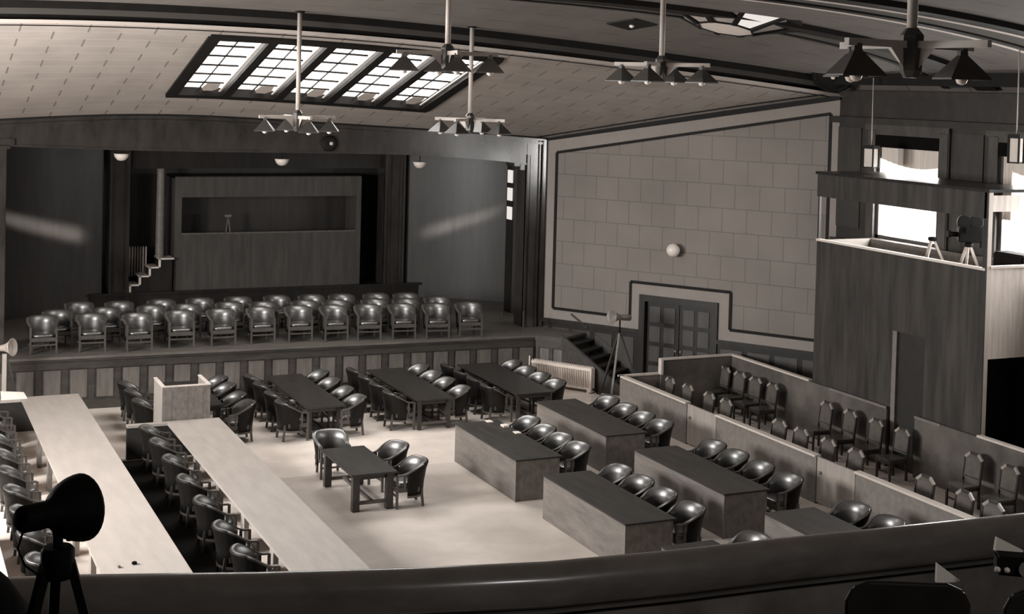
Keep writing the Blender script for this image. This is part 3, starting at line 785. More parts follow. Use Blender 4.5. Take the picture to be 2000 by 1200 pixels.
KT = [('behind the lectern', 6.12, 7.02, 29.5, 32.1), ('right of the lectern', 8.60, 9.50, 28.66, 32.12), ('in the middle below the stage', 11.12, 12.05, 28.62, 32.1), ('next to the radiator', 13.5, 14.5, 28.52, 32.04)]
TN = ['table behind the lectern', 'table right of the lectern', 'middle table below stage', 'table by the radiator']
KY = [[31.74, 30.93, 29.94, 29.12], [31.68, 30.77, 29.79, 28.91], [31.67, 30.82, 30.02, 29.1], [31.5, 30.68, 29.90, 29.08]]
KX = [7.53, 9.95, 12.51, 14.93]
for k, (nm, x0, x1, y0, y1) in enumerate(KT):
    make_table('counsel_table', 'long dark wooden table %s' % nm, x0, x1, y0, y1, .70, M['tabledark'], group='long dark tables below the stage')
    for i, y in enumerate(KY[k]):
        w = ('nearest the stage', 'second from the stage', 'third from the stage', 'furthest from the stage')[i]
        place_chair(KX[k]-.30, y, -PI/2+rnd(.08), 'black armchair right of the %s, %s' % (TN[k], w), 'armchairs at the long dark tables')
        if k == 0 and i == 3: continue
        xl = x0-.14 if k else 5.62
        place_chair(xl-.1, y, PI/2+rnd(.08), 'black armchair left of the %s, %s' % (TN[k], w), 'armchairs at the long dark tables')

# lectern
lx0, lx1, ly0, ly1, lh = 5.5, 6.48, 28.46, 29.4, 1.38
lc = thing('lectern', 'pale three-sided plywood lectern open at the back, below the stage', 'lectern', ((lx0+lx1)/2, (ly0+ly1)/2, 0))
a, b_ = (lx1-lx0)/2, (ly1-ly0)/2
p = MB(); p.box(-a, a, -b_, -b_+.03, 0, lh)
for x in (-.3, .02, .34): p.box(x, x+.004, -b_-.003, -b_, 0, lh-.05)
p.build('front_panel', M['deskwood'], lc)  # darker wood than the sides, shade on the front put into its colour
for sx in (-1, 1): MB().box(min(sx*a, sx*(a-.05)), max(sx*a, sx*(a-.05)), -b_+.03, b_, 0, lh).build('side_panel', M['palewood'], lc)
p = MB(); p.box(-a-.01, a+.01, -b_-.01, -b_+.05, lh, lh+.025); p.box(-a-.01, -a+.06, -b_+.05, b_+.01, lh, lh+.025); p.box(a-.06, a+.01, -b_+.05, b_+.01, lh, lh+.025)
p.build('cap', M['dockcap'], lc)

# small clerk table with three chairs
make_table('clerk_table', 'small dark table alone on the open floor with three armchairs', 7.9, 8.78, 23.45, 25.35, .70, M['tabledark'], .13, True)
place_chair(8.33, 26.09-BK+.25, 0, 'black armchair at the far end of the small clerk table', 'armchairs round the small clerk table')
place_chair(9.35-BK+.12, 24.85, -PI/2+.12, 'black armchair right of the small clerk table, further one', 'armchairs round the small clerk table')
place_chair(9.30-BK+.12, 23.72, -PI/2-.06, 'black armchair right of the small clerk table, nearer one', 'armchairs round the small clerk table')

# ------------------------------------------------------------------ panelled desks
def desk(name_l, x0, x1, y0, y1, label):
    t = thing('panelled_desk', label, 'desk', ((x0+x1)/2, (y0+y1)/2, 0), 0, 'brown plywood desks')
    a, b_ = (x1-x0)/2, (y1-y0)/2; h = .785
    MB().box(-a-.01, a+.01, -b_-.01, b_+.01, h-.03, h).build('desk_top', M['desktop'], t, bevel=.004)
    MB().box(-a, -a+.03, -b_, b_, 0, h-.03).build('front_panel', M['deskwood'], t)
    for y in (-b_, b_-.03): MB().box(-a+.03, a-.05, y, y+.03, 0, h-.03).build('end_panel', M['deskwood'], t)
    MB().bar((-a-.004, -b_-.004, 0), (-a-.004, -b_-.004, h-.03), .02, .02).build('corner_bead', M['dock'], t)
    MB().box(-a+.03, a-.25, -b_+.03, b_-.03, .40, .42).build('shelf', M['deskwood'], t)
    return t
desk('A', 11.0, 11.95, 23.15, 26.1, 'brown panelled desk, far left of the four large desks')
desk('B', 13.48, 14.42, 24.22, 27.38, 'brown panelled desk, far right of the four, beside the dock')
desk('C', 11.05, 11.98, 19.14, 22.1, 'brown panelled desk, near left of the four, on the open floor')
desk('D', 13.5, 14.43, 20.03, 23.12, 'brown panelled desk, near right of the four, beside the dock')
desk('E', 13.54, 14.52, 15.9, 18.9, 'brown panelled desk half hidden by the balcony rail, right one')
desk('F', 11.04, 11.95, 15.2, 18.02, 'brown panelled desk mostly hidden by the balcony rail, left one')
for nm, bx, ys, rz in (('far left desk', 12.78, (25.97, 25.22, 24.49, 23.76), 0), ('far right desk', 15.32, (27.16, 26.36, 25.61, 24.87), 0),
                       ('near left desk', 12.73, (22.06, 21.29, 20.51, 19.63), 0), ('near right desk', 15.39, (23.02, 22.26, 21.43, 20.57), 0)):
    for i, y in enumerate(ys):
        w = ('nearest the stage', 'second from the stage', 'third from the stage', 'nearest the balcony')[i]
        place_chair(bx-.40+.03, y-.06, -PI/2+rnd(.04), 'black armchair behind the %s panelled desk, %s' % (nm[:-5], w), 'armchairs behind the panelled desks')
place_chair(15.02, 18.66, -PI/2+.05, 'black armchair beside the dock gate, further of two by the balcony rail', 'armchairs behind the panelled desks')
place_chair(15.07, 17.85, -PI/2-.05, 'black armchair cut by the balcony rail beside the dock, nearer of two', 'armchairs behind the panelled desks')
place_chair(12.45, 17.86, -PI/2, 'black armchair peeping over the balcony rail behind the left hidden desk', 'armchairs behind the panelled desks')

# ------------------------------------------------------------------ long white tables on the left
def long_table(label, x0, x1, y0, y1, legs, wing_w, wing_d, top='white'):
    t = thing('bench_table', label, 'table', ((x0+x1)/2, (y0+y1)/2, 0), 0, 'long white tables on the left')
    a, b_ = (x1-x0)/2, (y1-y0)/2; h = .70
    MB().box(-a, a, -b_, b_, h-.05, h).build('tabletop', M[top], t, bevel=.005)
    MB().box(a-.08, a-.05, -b_+.02, b_-.02, 0, h-.05).build('front_panel', M['darkpanel'], t)
    for y in legs:
        MB().box(-a+.03, -a+.11, y-.11, y+.11, 0, h-.05).build('leg', M['palewood'] if legs.index(y) > 1 else M['deskwood'], t)
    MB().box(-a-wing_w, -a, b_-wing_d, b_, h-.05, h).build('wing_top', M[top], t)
    p = MB(); p.box(-a-wing_w, a-.1, b_-wing_d+.02, b_-wing_d+.05, 0, h-.05); p.box(-a-wing_w, -a-wing_w+.03, b_-wing_d+.05, b_-.02, 0, h-.05)
    p.build('end_panel', M['darkpanel'], t)
    return t
long_table('long pale judges bench table, leftmost of the two white tables', 3.03, 4.25, 14.0, 31.5, (5.6, 3.9, 2.0, .2, -1.6, -3.4, -5.2), .85, .25)
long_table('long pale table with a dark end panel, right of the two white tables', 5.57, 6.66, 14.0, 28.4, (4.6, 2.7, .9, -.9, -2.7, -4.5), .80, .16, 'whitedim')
for i, y in enumerate((27.6, 26.53, 25.26, 23.92, 22.56, 21.16, 19.96)):
    place_chair(4.97+.30, y-.05, PI/2+rnd(.06), 'black armchair between the white tables, %s from the far end' % ORD[i], 'armchairs between the white tables')
for i in range(9):
    y = 30.3-i*1.22
    place_chair(2.45, y, PI/2+rnd(.06), 'dark armchair left of the leftmost white table, %s from the stage' % ORD[i], 'armchairs left of the leftmost white table')
tag(MB().box(4.42, 5.5, 14.0, 28.2, 0, .012).build('floor_shading', M['cloth']), 'added dark floor runner under the armchairs between the white tables', 'shading')  # added dark strip, stands in for the shade on the aisle floor
pr = thing('low_partition', 'pale low partition behind the armchairs at the left edge', 'partition', (1.72, 20.5, 0))
p = MB(); p.box(-.02, .02, -4, 3.6, .05, .84); p.build('panel', M['palewood'], pr)
MB().box(-.05, .05, -4.02, 3.62, .84, .90).build('cap', M['dockcap'], pr)
for y in (-3.6, -1.2, 1.2, 3.5): MB().box(-.04, .04, y-.04, y+.04, 0, .84).build('post', M['palewood'], pr)
# papers and small things on the left table
b = MB(); b.slab([(2.62, 31.3, .702), (3.16, 31.3, .702), (3.10, 31.46, .80), (2.62, 31.46, .85)], (0, .03, .01))
tag(b.build('paper_sheaf', M['paper']), 'white sheaf of papers propped on the far end of the leftmost table', 'papers')
tag(MB().box(3.50, 3.57, 20.10, 20.16, .70, .74).build('ink_pot', M['black'], bevel=.01), 'small dark ink pot on the leftmost white table, right one', 'ink pot')
tag(MB().box(3.29, 3.33, 20.04, 20.10, .70, .73).build('ink_pot', M['horn'], bevel=.008), 'small grey ink pot on the leftmost white table, left one', 'ink pot')
# papers on far left desk
for i, (x, y) in enumerate(((11.72, 26.02), (11.86, 25.55), (11.88, 25.0))):
    tag(MB().box(x-.06, x+.06, y-.08, y+.08, .785, .80+.02*(i == 1)).build('paper', M['paper']), ('white paper at the far corner of the far left desk', 'white card block on the edge of the far left desk', 'white paper slip nearest the chairs of the far left desk')[i], 'paper', 'papers on the far left desk')

# ------------------------------------------------------------------ prisoners dock
DX = 16.36
dk = thing('dock_partition', 'pale plywood front partition of the dock with two gates', 'partition', (DX, 23, 0))
def run(y0, y1, z=.90, nm='panel', m='dock', th=.03, cap=True, x=0):
    MB().box(x-th, x+th, y0-23, y1-23, 0, z-.02).build(nm, M[m], dk)
    if cap: MB().box(x-.07, x+.07, y0-23, y1-23, z-.02, z+.02).build('cap', M['dockcap'], dk)
run(25.78, 28.75); run(21.22, 24.62); run(14.0, 20.08)
for y0, y1 in ((24.64, 25.76), (20.10, 21.20)):
    g = MB(); g.box(-.025, .025, y0-23, y1-23, .04, .89); go = g.build('gate', M['gate'], dk)
    MB().lathe([(.012, 0), (.03, .02), (.03, .04), (.008, .05)], 10, (-.025, y1-23-.12, .62), (-1, 0, 0)).build('knob', M['horn'], go)
p = MB(); p.box(0, 1.02, 5.71, 5.77, 0, .88); p.build('end_panel', M['dock'], dk)
p = MB(); p.box(-.07, 1.05, 5.68, 5.80, .88, .92); p.build('end_cap', M['dockcap'], dk)
bk = thing('dock_back_partition', 'stained plywood back partition of the dock with pale cap rail', 'partition', (19.4, 23, 0))
p = MB(); p.box(-2.02, 0, 5.61, 5.67, 0, 1.24); p.build('end_panel', M['dockback'], bk)
p = MB(); p.box(-2.05, .05, 5.58, 5.70, 1.24, 1.28); p.box(-2.05, -1.99, 5.57, 5.71, .9, 1.24); p.build('end_cap', M['dockcap'], bk)
for y0, y1 in ((22.9, 28.6), (14.0, 22.05)):
    MB().box(-.03, .03, y0-23, y1-23, 0, 1.24).build('back_panel', M['dockback'], bk)
for y0, y1 in ((25.52, 28.6), (14.0, 20.3)):
    MB().box(-.05, .07, y0-23, y1-23, 1.24, 1.28).build('cap', M['dockcap'], bk)
p = MB()
for y0, y1 in ((22.9, 24.8), (21.3, 22.05)): p.box(-.045, .0, y0-23, y1-23, 1.2, 1.25)
p.build('edge_strip', M['dock'], bk)
def make_dock_chair():
    r = thing('high_back_chair', 'chair', 'chair')
    w, zt = .215, 1.0
    prof = [(-w, .52), (w, .52), (w, zt-.10), (w*.45, zt), (-w*.45, zt), (-w, zt-.10)]
    y0 = .21
    def ty(z): return y0+(z-.45)*.12
    b = MB(); q = [(x*.92, ty(z)-.015, z*1.0 if z < zt else z-.012) for x, z in prof]
    b.slab(q, (0, .03, 0)); b.build('backrest', M['dockleather'], r, bevel=.008)
    b = MB()
    for p_, q_ in (((-w, .45), (-w, zt-.10)), ((w, .45), (w, zt-.10)), ((-w, .56), (w, .56))):
        b.bar((p_[0], ty(p_[1]), p_[1]), (q_[0], ty(q_[1]), q_[1]), .028, .04, up=(0, 1, 0))
    b.bar((-w*.45, ty(zt), zt), (w*.45, ty(zt), zt), .04, .05)
    b.build('back_frame', M['dockchair'], r)
    for sx in (-1, 1): MB().bar((sx*w*1.02, ty(zt-.10), zt-.10), (sx*w*.45, ty(zt), zt), .05, .035, up=(0, 1, 0)).build('top_corner', M['dockedge'], r)
    b = MB(); b.box(-.22, .22, -.21, .22, .41, .45); b.build('seat', M['seatpale'], r, bevel=.012)
    b = MB(); b.box(-.20, .20, -.20, .21, .35, .41); b.box(-.2, .2, -.2, -.17, .16, .19); b.build('seat_frame', M['dockchair'], r)
    for x, y in ((-.195, -.19), (.195, -.19), (-.2, .21), (.2, .21)):
        MB().bar((x, y*1.03, 0), (x, y, .45), .038, .038).build('leg', M['dockchair'], r)
    return r
dc0 = make_dock_chair(); dused = []
BY = [28.2, 27.85, 27.0, 26.2]
back_y = [29.0-.75, 28.26-.75, 27.45-.75, 26.66-.75, 24.55, 23.75, 22.91, 22.08, 20.05, 19.16]
back_y = [28.25, 27.6, 26.95, 26.3, 24.3, 23.5, 22.66, 21.85, 19.85, 18.95]
for row, X, ys in (('back', 19.10, back_y), ('front', 17.12, [27.79, 27.0, 26.11, 25.43, 23.46, 22.74, 21.88, 21.04, 19.14, 18.19, 17.5])):
    for i, y in enumerate(ys):
        o = dc0 if not dused else copy_tree(dc0); dused.append(1)
        yy = y if row == 'front' else y+.22
        o.location = (X-.27, yy, 0); o.rotation_euler = (0, 0, -PI/2+rnd(.08))
        w = 'nearest the balcony' if i == len(ys)-1 else ('nearest the stage' if i == 0 else ORD[i]+' from the stage')
        o['label'] = 'dark high-backed chair in the %s row of the dock, %s' % (row, w); o['group'] = 'high-backed chairs in the %s row of the dock' % row

# ------------------------------------------------------------------ press booth above the dock
pb = thing('press_booth', 'tall plywood press booth with a camera gallery above the dock', 'booth', (19.46, 20.3, 0))
W2 = 1.5
L = 5.22
p = MB()
p.box(0, .04, 0.04, 1.62, 0, 4.42); p.box(0, .04, 2.56, L, 0, 4.42); p.box(0, .04, 1.62, 2.56, 2.84, 4.42)
p.build('side_wall', M['booth'], pb)
MB().box(-.015, .07, 2.45, 2.58, 0, 2.84).build('door_jamb', M['dock'], pb)
p = MB(); p.box(.05, .09, 1.6, 2.6, 0, 2.84); p.build('door_panel', M['darkpanel'], pb)
MB().box(-.03, .06, .02, L, 4.42, 4.47).build('sill', M['boothcap'], pb)
MB().box(-.02, .03, .04, L+.02, 5.42, 5.92).build('header', M['booth'], pb)
p = MB(); p.box(-.06, W2, -.06, L+.05, 5.92, 5.98); p.build('roof', M['darkwood'], pb)
p = MB(); p.box(-.005, .10, 0, .04, 0, 5.92); p.box(-.02, .0, 0, .1, 0, 5.92, 1); p.build('corner_post', [M['boothcap'], M['booth']], pb)
MB().box(0, .05, L-.05, L, 4.47, 5.42).build('end_post', M['booth'], pb)
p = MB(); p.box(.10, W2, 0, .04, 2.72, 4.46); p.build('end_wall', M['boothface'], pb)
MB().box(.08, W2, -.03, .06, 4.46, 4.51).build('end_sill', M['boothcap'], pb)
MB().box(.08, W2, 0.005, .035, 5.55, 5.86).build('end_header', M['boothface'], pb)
p = MB(); p.box(.10, W2, .9, .94, 0, 2.7); p.build('inner_wall', M['darkpanel'], pb)
p = MB(); p.box(0.04, W2, 0.04, L, 3.36, 3.42); p.build('gallery_floor', M['deskwood'], pb)
MB().box(W2-.04, W2, .04, L-.04, 3.42, 4.44).build('parapet', M['dock'], pb)
MB().box(.06, W2, L-.04, L, 0, 4.44).build('far_wall', M['dock'], pb)
# tripods and film camera on the gallery
def tripod_big(name, label, loc, h, r, m, rot=0):
    t = thing(name, label, 'tripod', loc, rot)
    for a in (80, 200, 320):
        c, s_ = math.cos(math.radians(a)), math.sin(math.radians(a))
        MB().bar((.03*c, .03*s_, h), (r*c, r*s_, 0), .045, .05).build('leg', m, t)
    MB().lathe([(.07, h-.03), (.09, h), (.09, h+.04), (.05, h+.06)], 14).build('head', M['black'], t)
    return t
tripod_big('camera_tripod', 'pale empty tripod on the booth gallery before the window', (20.25, 22.7, 3.42), 1.32, .62, M['tripodwood'])
tripod_big('camera_tripod', 'tripod carrying the film camera on the booth gallery', (20.22, 21.62, 3.42), 1.32, .56, M['tripodwood'], .3)
fc = thing('film_camera', 'black film camera on a tripod in the booth gallery', 'camera', (20.22, 21.62, 4.81), -.5)
MB().box(-.22, .22, -.12, .12, .0, .30).build('body', M['black'], fc, bevel=.02)
for x in (-.1, .13): MB().lathe([(.13, -.05), (.14, -.04), (.14, .04), (.13, .05)], 20, (x, 0, .40), (0, 1, 0)).build('film_magazine', M['black'], fc)
MB().lathe([(.05, 0), (.05, .12), (.07, .15), (.07, .2)], 16, (-.22, 0, .15), (-1, 0, 0)).build('lens', M['black'], fc)
MB().box(-.1, .0, -.16, -.12, .2, .32).build('viewfinder', M['black'], fc)
tag(MB().box(20.55, 20.95, 20.5, 21.3, 3.42, 4.66).build('equipment_case', M['cloth'], bevel=.03), 'dark equipment case at the end window of the booth gallery', 'case')

# ------------------------------------------------------------------ horn loudspeakers
def horn(name, label, loc, rz, h, m, tilt, r=.2, spread=.5):
    t = thing(name, label, 'loudspeaker', loc, rz)
    for a in (100, 215, 330):
        c, s_ = math.cos(math.radians(a)), math.sin(math.radians(a))
        MB().bar((.03*c, .03*s_, h-.35), (spread*c, spread*s_, 0), .05, .04).build('leg', M['tripoddark'] if a != 215 else M['deskwood'], t)
    MB().tube([(0, 0, h-.42), (0, 0, h-.02)], .018).build('pole', M['black'], t)
    d = (-1, 0, tilt)
    MB().lathe([(.02, -.32), (.075, -.31), (.08, -.08), (.06, -.04), (.065, .0), (.09, .10), (.15, .22), (r, .27), (r-.01, .27), (.13, .21), (.05, .06)], 20, (0, 0, h+.05), d).build('horn', m, t)
    return t
horn('horn_loudspeaker', 'grey horn loudspeaker on a tall tripod before the double door', (17.05, 30.1, 0), .15, 2.0, M['horn'], .12, .2, .62)
t = thing('horn_loudspeaker', 'pale horn loudspeaker on a post at the left end of the stage', 'loudspeaker', (2.74, 32.1, 0))
MB().box(-.045, .045, -.045, .045, 0, 1.55).build('post', M['hornlight'], t)
for sx in (1, -1): MB().bar((.05*sx, 0, 1.5), (.42*sx, 0, 0), .04, .04).build('brace', M['tripoddark'], t)
MB().lathe([(.03, -.3), (.05, -.2), (.08, 0), (.13, .12), (.20, .2), (.19, .2), (.08, .05)], 20, (.0, 0, 1.68), (.7, -.5, .12)).build('horn', M['hornlight'], t)

# ------------------------------------------------------------------ pendant lamps
def make_pendant(plen, skip=()):
    r = thing('pendant_lamp', 'lamp', 'pendant lamp')                # origin at the hub
    MB().lathe([(.045, .1), (.045, plen)], 12).build('pole', M['pole'], r)
    MB().lathe([(.09, plen-.03), (.1, plen)], 14).build('ceiling_rose', M['trim'], r)
    MB().lathe([(.06, -.22), (.09, -.16), (.10, .0), (.10, .10), (.10, .14), (.05, .2)], 6, smooth=False).build('hub', M['shade'], r)
    Lr = .66
    for k in range(4):
        a = k*PI/2; c, s_ = math.cos(a), math.sin(a)
        am = MB(); am.bar((.08*c, .08*s_, .06), ((Lr+.12)*c, (Lr+.12)*s_, .06), .05, .06)
        am.add([(.1*c, .1*s_, .04), (.26*c, .26*s_, .04), (.08*c, .08*s_, -.14)], [(0, 1, 2)])
        ao = am.build('arm', M['pole'], r, fix=False)
        if k in skip: continue
        sh = MB(); cx_, cy_ = Lr*c, Lr*s_
        sh.M = Matrix.Translation((cx_, cy_, 0)) @ Matrix.Rotation(a+.35, 4, 'Z')
        sh.lathe([(.045, .05), (.05, -.01), (.26, -.205), (.26, -.22), (.045, -.02)], 4, smooth=False); so = sh.build('lamp_shade', M['shade'], r)
        MB().lathe([(.02, -.10), (.05, -.16), (.055, -.21), (.04, -.25), (.01, -.265)], 14, (cx_, cy_, 0)).build('bulb', M['bulb'], so)
    return r
def pendant(x, y, z, ang, plen, label, skip=()):
    r = make_pendant(plen, skip); r.location = (x, y, z); r.rotation_euler = (0, 0, ang)
    r['label'] = label; r['group'] = 'pendant lamps hanging from the ceiling'
    return r
YAW = -.4185
pendant(7.62, 26.4, 6.94, YAW+math.radians(27), 2.12, 'four-armed pendant lamp hanging left, over the stage arch')
pendant(11.28, 26.4, 6.94, YAW+math.radians(-22), 1.98, 'four-armed pendant lamp hanging below the right end of the skylight')
pendant(7.9, 19.4, 8.12, YAW+math.radians(14), 1.24, 'four-armed pendant lamp hanging in front of the skylight')
pendant(11.35, 18.95, 8.05, YAW+math.radians(-25), 1.28, 'four-armed pendant lamp before the block wall corner')
pendant(8.0, 9.3, 8.08, YAW+math.radians(33), 1.28, 'nearest pendant lamp, large with three shades at upper right', (3,))
# box lanterns on rods beside the windows
def box_lantern(x, y, z, w, h, ztop, label):
    t = thing('box_lantern', label, 'lantern', (x, y, z), .35, 'box lanterns on rods')
    MB().tube([(0, 0, h), (0, 0, ztop-z)], .012, 6).build('rod', M['pole'], t)
    f_ = MB()
    for sx in (-1, 1):
        for sy in (-1, 1): f_.box(sx*w/2-.015, sx*w/2+.015, sy*w/2-.015, sy*w/2+.015, 0, h)
    f_.box(-w/2-.015, w/2+.015, -w/2-.015, w/2+.015, h-.02, h+.05); f_.box(-w/2, w/2, -w/2, w/2, 0, .025)
    f_.build('frame', M['trim'], t)
    MB().box(-w/2+.005, w/2-.005, -w/2+.005, w/2-.005, .025, h-.02).build('panes', M['lanternpane'], t)
box_lantern(20.1, 24.55, 6.12, .24, .44, zv(20.1), 'box lantern hanging by the far side window')
box_lantern(18.4, 18.6, 6.58, .19, .46, zv(18.4)-.05, 'box lantern hanging by the near side window')
# bowl lamps under the stage soffit, wall globe, spots
for i, (x, z) in enumerate(((5.65, 5.77), (9.71, 5.65), (13.52, 5.58))):
    t = thing('bowl_lamp', '%s white bowl lamp under the stage arch' % ('left', 'middle', 'right')[i], 'lamp', (x, 35.0, z), 0, 'white bowl lamps over the stage')
    MB().lathe([(.02, -.14), (.10, -.12), (.16, -.05), (.19, .04), (.17, .04)], 20).build('bowl', M['opal'], t)
    MB().tube([(0, 0, .0), (0, 0, 6.2-z)], .012, 6).build('rod', M['trim'], t)
g = wp(3.99, 3.66)
t = thing('wall_globe', 'white globe lamp on the block wall above the double door', 'lamp', tuple(g))
MB().lathe([(.005, -.17)]+[(.17*math.sin(a*PI/12), -.17*math.cos(a*PI/12)) for a in range(1, 12)]+[(.005, .17)], 20, tuple(WN*.22)).build('globe', M['opal'], t)
MB().lathe([(.10, 0), (.10, .03), (.05, .06)], 16, (0, 0, 0), tuple(WN)).build('mount', M['horn'], t)
t = thing('arch_spot', 'small recessed spot lamp in the head of the stage arch', 'lamp', (10.53, YA-.01, 6.16))
MB().lathe([(.16, 0), (.2, .03), (.14, .05)], 20, (0, 0, 0), (0, -1, 0)).build('ring', M['trim'], t)
MB().lathe([(.05, .02), (.05, .06), (.02, .08)], 12, (.04, 0, 0), (0, -1, 0)).build('bulb', M['hornlight'], t)
def ceiling_frame(x, y):                       # local frame following the vault
    dz = (zv(x+.05)-zv(x-.05))/.1; n_ = Vector((dz, 0, -1)).normalized()
    return n_
n_ = ceiling_frame(14.2, 24.9)
zc = lambda x, y: cove(0, 0) and 0
def zceil(x, y):
    if y < 22.6: return zv(x)
    v = min(1, (y-22.6)/(YB+.05-22.6)); t_ = v*v*(3-2*v)
    return lerp(zv(x), min(zv(x), max(ztop(x), 7.6)), t_)
def on_ceiling(x, y):
    e = .05
    n2 = Vector(((zceil(x+e, y)-zceil(x-e, y))/(2*e), (zceil(x, y+e)-zceil(x, y-e))/(2*e), -1)).normalized()
    return Vector((x, y, zceil(x, y))), n2
pc, nc = on_ceiling(13.9, 24.4)
t = thing('ceiling_vent', 'dark square vent with a bulb in the vault near the lantern', 'vent', tuple(pc))
MB().lathe([(.52, 0), (.5, .03), (.05, .04)], 4, (0, 0, 0), tuple(nc), smooth=False).build('grille', M['trim'], t)
MB().lathe([(.05, .03), (.05, .07), (.01, .09)], 10, (0, 0, 0), tuple(nc)).build('bulb', M['bulb'], t)
pc, nc = on_ceiling(20.25, 26.15); nc = Vector((-.5, -.55, -.6)).normalized()
t = thing('recessed_lamp', 'round dark recessed lamp in the corner of the vault', 'lamp', tuple(pc+nc*.02))
MB().lathe([(.50, 0), (.46, .05), (.40, .05), (.38, .0)], 24, (0, 0, 0), tuple(nc)).build('ring', M['black'], t)
MB().lathe([(.385, .0), (.38, .03), (.02, .03)], 24, (0, 0, 0), tuple(nc)).build('recess', M['trim'], t)
MB().lathe([(.05, .02), (.05, .09), (.01, .11)], 10, (0, 0, 0), tuple(nc)).build('bulb', M['bulb'], t)
# glazed octagonal lantern on the rib
t = thing('glazed_lantern', 'octagonal glazed ceiling lantern with dark ribs on the vault', 'ceiling lantern', (14.85, 22.4, zv(14.85)+.06))
t.rotation_euler = (-.06, .20, 0)
n8 = 8
def oc(r, k, z): a = 2*PI*(k+.5)/n8+.1; return Vector((r*math.cos(a), r*math.sin(a)*.95, z))
lt = 1.28; lb = .55; zb_ = -.30
fm = MB()
for k in range(n8):
    fm.bar(oc(lt, k, -.0), oc(lb, k, zb_), .10, .08)
    fm.bar(oc(lb, k, zb_), oc(lb, k+1, zb_), .03, .04)
    fm.bar(oc(lt+.1, k, .02), oc(lt+.1, k+1, .02), .26, .12)
fm.build('frame', M['trim'], t)
for k in range(n8):
    p = MB(); i0, i1 = oc(lt*.97, k, -.03), oc(lt*.97, k+1, -.03); j0, j1 = oc(lb*1.02, k, zb_+.01), oc(lb*1.02, k+1, zb_+.01)
    p.slab([i0, i1, j1, j0], (0, 0, .02))
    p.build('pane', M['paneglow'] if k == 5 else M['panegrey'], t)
p = MB(); p.slab([oc(lb, k, zb_-.005) for k in range(n8)], (0, 0, .02)); p.build('bottom_pane', M['panelight'], t)

# ------------------------------------------------------------------ balcony
RP = [(-3.2, 9.6), (-2.0, 8.95), (-1.0, 8.5), (0.0, 8.05), (0.66, 7.82), (1.09, 7.71), (1.97, 7.43), (2.78, 7.21), (3.53, 7.05), (4.3, 6.98), (5.0, 6.95), (5.74, 6.9), (6.52, 6.85), (7.5, 6.8), (9, 6.8), (12, 6.9), (16, 7.6), (21, 9.5)]
bal = struct(MB().box(-3.2, -3.19, 6, 6.01, 4, 4.01).build('balcony_front', M['railpanel']), 'curved dark balcony front with a rounded cap rail')
cap = MB(); rs = []
def rail_frame(i):
    p = Vector((*RP[i], 0)); a = Vector((*RP[max(i-1, 0)], 0)); c = Vector((*RP[min(i+1, len(RP)-1)], 0))
    d = (c-a).normalized(); return p, Vector((d.y, -d.x, 0))          # normal towards the camera
prof = [(.115-.115*math.cos(a*PI/14), -.045+.095*math.sin(a*PI/14)) for a in range(0, 15)]+[(.232, -.10), (.222, -.15), (.20, -.18), (.0, -.18)]
for i in range(len(RP)):
    p, n_ = rail_frame(i); rs.append([p+n_*o+Vector((0, 0, 4.978+z)) for o, z in prof])
cap.rings(rs); cap.build('cap_rail', M['rail'], bal)
for nm, o0, o1, z0, z1, m in (('panel', .04, .13, 3.7, 4.85, 'railpanel'), ('bead', .12, .215, 4.775, 4.791, 'dock')):
    q = MB(); rs = []
    for i in range(len(RP)):
        p, n_ = rail_frame(i); rs.append([p+n_*o+Vector((0, 0, z)) for o, z in ((o0, z0), (o1, z0), (o1, z1), (o0, z1))])
    q.rings(rs, smooth=False); q.build(nm, M[m], bal)
q = MB()
for y0, y1, z in ((5.3, 6.7, 4.2), (3.6, 5.3, 4.7), (1.9, 3.6, 5.2), (.2, 1.9, 5.7), (-6, .2, 6.1)): q.box(-3.3, 21, y0, y1, z-.5, z)
struct(q.build('balcony_floor', M['balcony']), 'dark stepped balcony floor')
# balcony seats on the right, in the foreground
def bench(x, y, z, label):
    t = thing('theatre_seat', label, 'seat', (x, y, z), -.45, 'dark seats in the foreground')
    b = MB(); rs = []
    w = .27
    pr = [(-w, .42), (-w, .84), (-w+.03, .90), (-w+.10, .93), (w-.10, .93), (w-.03, .90), (w, .84), (w, .42)]
    b.slab([(a, 0, h) for a, h in pr], (0, .035, 0)); b.build('backrest', M['seatwood'], t, bevel=.012, seg=3)
    MB().box(-w, w, -.42, -.02, .40, .44).build('seat', M['seatwood'], t)
    for sx in (-1, 1): MB().box(sx*w-.02, sx*w+.02, -.3, .04, 0, .60).build('side_frame', M['seatwood'], t)
    return t
bench(4.13, 4.70, 4.665, 'dark seat back in the foreground, left one at lower right')
bench(4.74, 4.40, 4.655, 'dark seat back in the foreground, right one at lower right')
b = MB(); b.slab([(4.51, 4.95, 5.465), (4.64, 4.93, 5.46), (4.52, 4.96, 5.55)], (.0, .012, .004))
tag(b.build('folded_paper', M['paper']), 'folded pale paper propped behind the foreground seats', 'paper')
b = MB(); b.slab([(4.63, 4.72, 5.675), (4.76, 4.70, 5.62), (4.78, 4.70, 5.665), (4.64, 4.72, 5.735)], (.0, .012, 0))
tag(b.build('paper_sheet', M['paper']), 'pale sheet at the right edge above the foreground camera', 'paper')
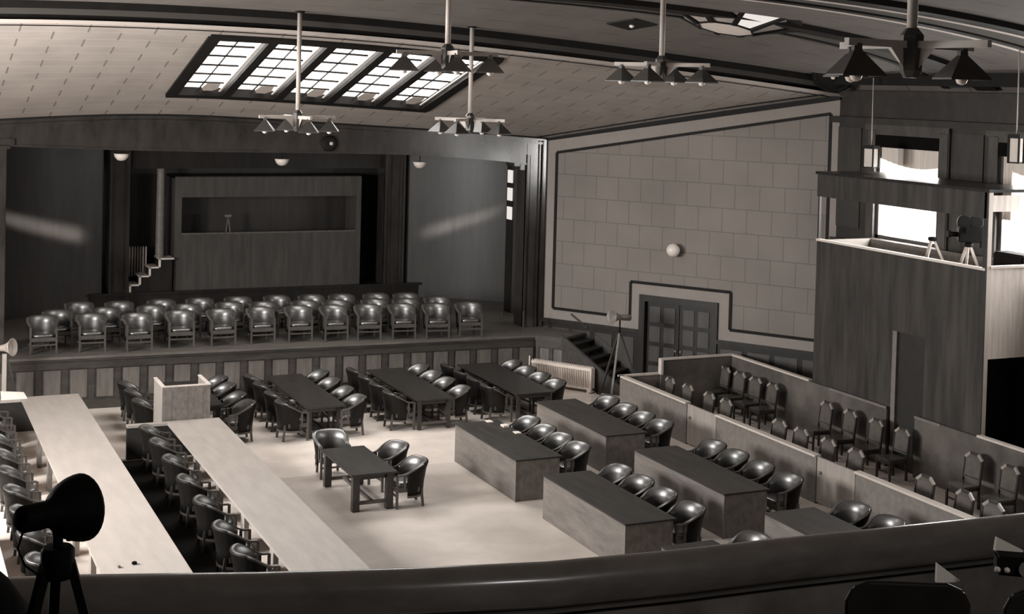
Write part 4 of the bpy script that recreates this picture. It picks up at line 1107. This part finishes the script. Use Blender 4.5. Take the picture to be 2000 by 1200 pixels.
t = thing('press_camera', 'small black press camera on the foreground seats at the right edge', 'camera', (4.66, 4.62, 5.60), -.6)
MB().box(-.09, .09, -.05, .05, 0, .085).build('body', M['black'], t, bevel=.01)
for x in (-.09, -.05, .08): MB().lathe([(.012, 0), (.014, .01), (.004, .016)], 10, (x, -.05, .03), (0, -1, 0)).build('knob', M['paper'], t)
MB().lathe([(.03, 0), (.035, .03)], 14, (.03, -.05, .045), (0, -1, 0)).build('lens', M['horn'], t)
# spotlight on tripod in the left foreground
SPL = (0.70, 5.70, 4.2)
t = thing('spotlight', 'black reflector spotlight on a tripod in the left foreground', 'spotlight', SPL)
ax = Vector((.849, .531, -.07)).normalized()
hc = Vector((-.01, -.01, 1.765))
MB().lathe([(.01, -.175), (.042, -.173), (.052, -.16), (.054, -.09), (.052, -.05), (.06, -.02), (.088, .01), (.112, .045), (.128, .085), (.135, .12), (.135, .13), (.10, .10), (.03, .03)], 28, tuple(hc), tuple(ax)).build('reflector', M['black'], t)
MB().lathe([(.02, 1.52), (.02, 1.66), (.026, 1.70), (.02, 1.74)], 12).build('swivel', M['black'], t)
MB().lathe([(.012, 0), (.016, .01), (.016, .03)], 10, (.03, 0, 1.655), (1, 0, .2)).build('clamp_knob', M['black'], t)
MB().lathe([(.055, 1.50), (.066, 1.53), (.066, 1.61), (.055, 1.625)], 18).build('tripod_head', M['black'], t)
for a in (350, 200, 90):
    c, s_ = math.cos(math.radians(a)), math.sin(math.radians(a))
    MB().bar((.05*c, .05*s_, 1.56), (.46*c, .46*s_, 0), .04, .035).build('leg', M['black'], t)
pts = [hc-ax*.15+Vector((0, 0, -.03)), Vector((-.16, -.08, 1.66)), Vector((-.13, -.05, 1.58)), Vector((-.08, -.02, 1.53)), Vector((-.06, 0, 1.3))]
MB().tube(pts, .005, 6).build('cord', M['black'], t)
b = MB(); b.lathe([(.02, .22), (.10, .20), (.18, .12), (.26, .0), (.28, -.2), (.1, -.3)], 18, (.36, 5.9, 5.52))
tag(b.build('coat', M['cloth']), 'dark coat heaped at the left foreground edge below the spotlight', 'coat')
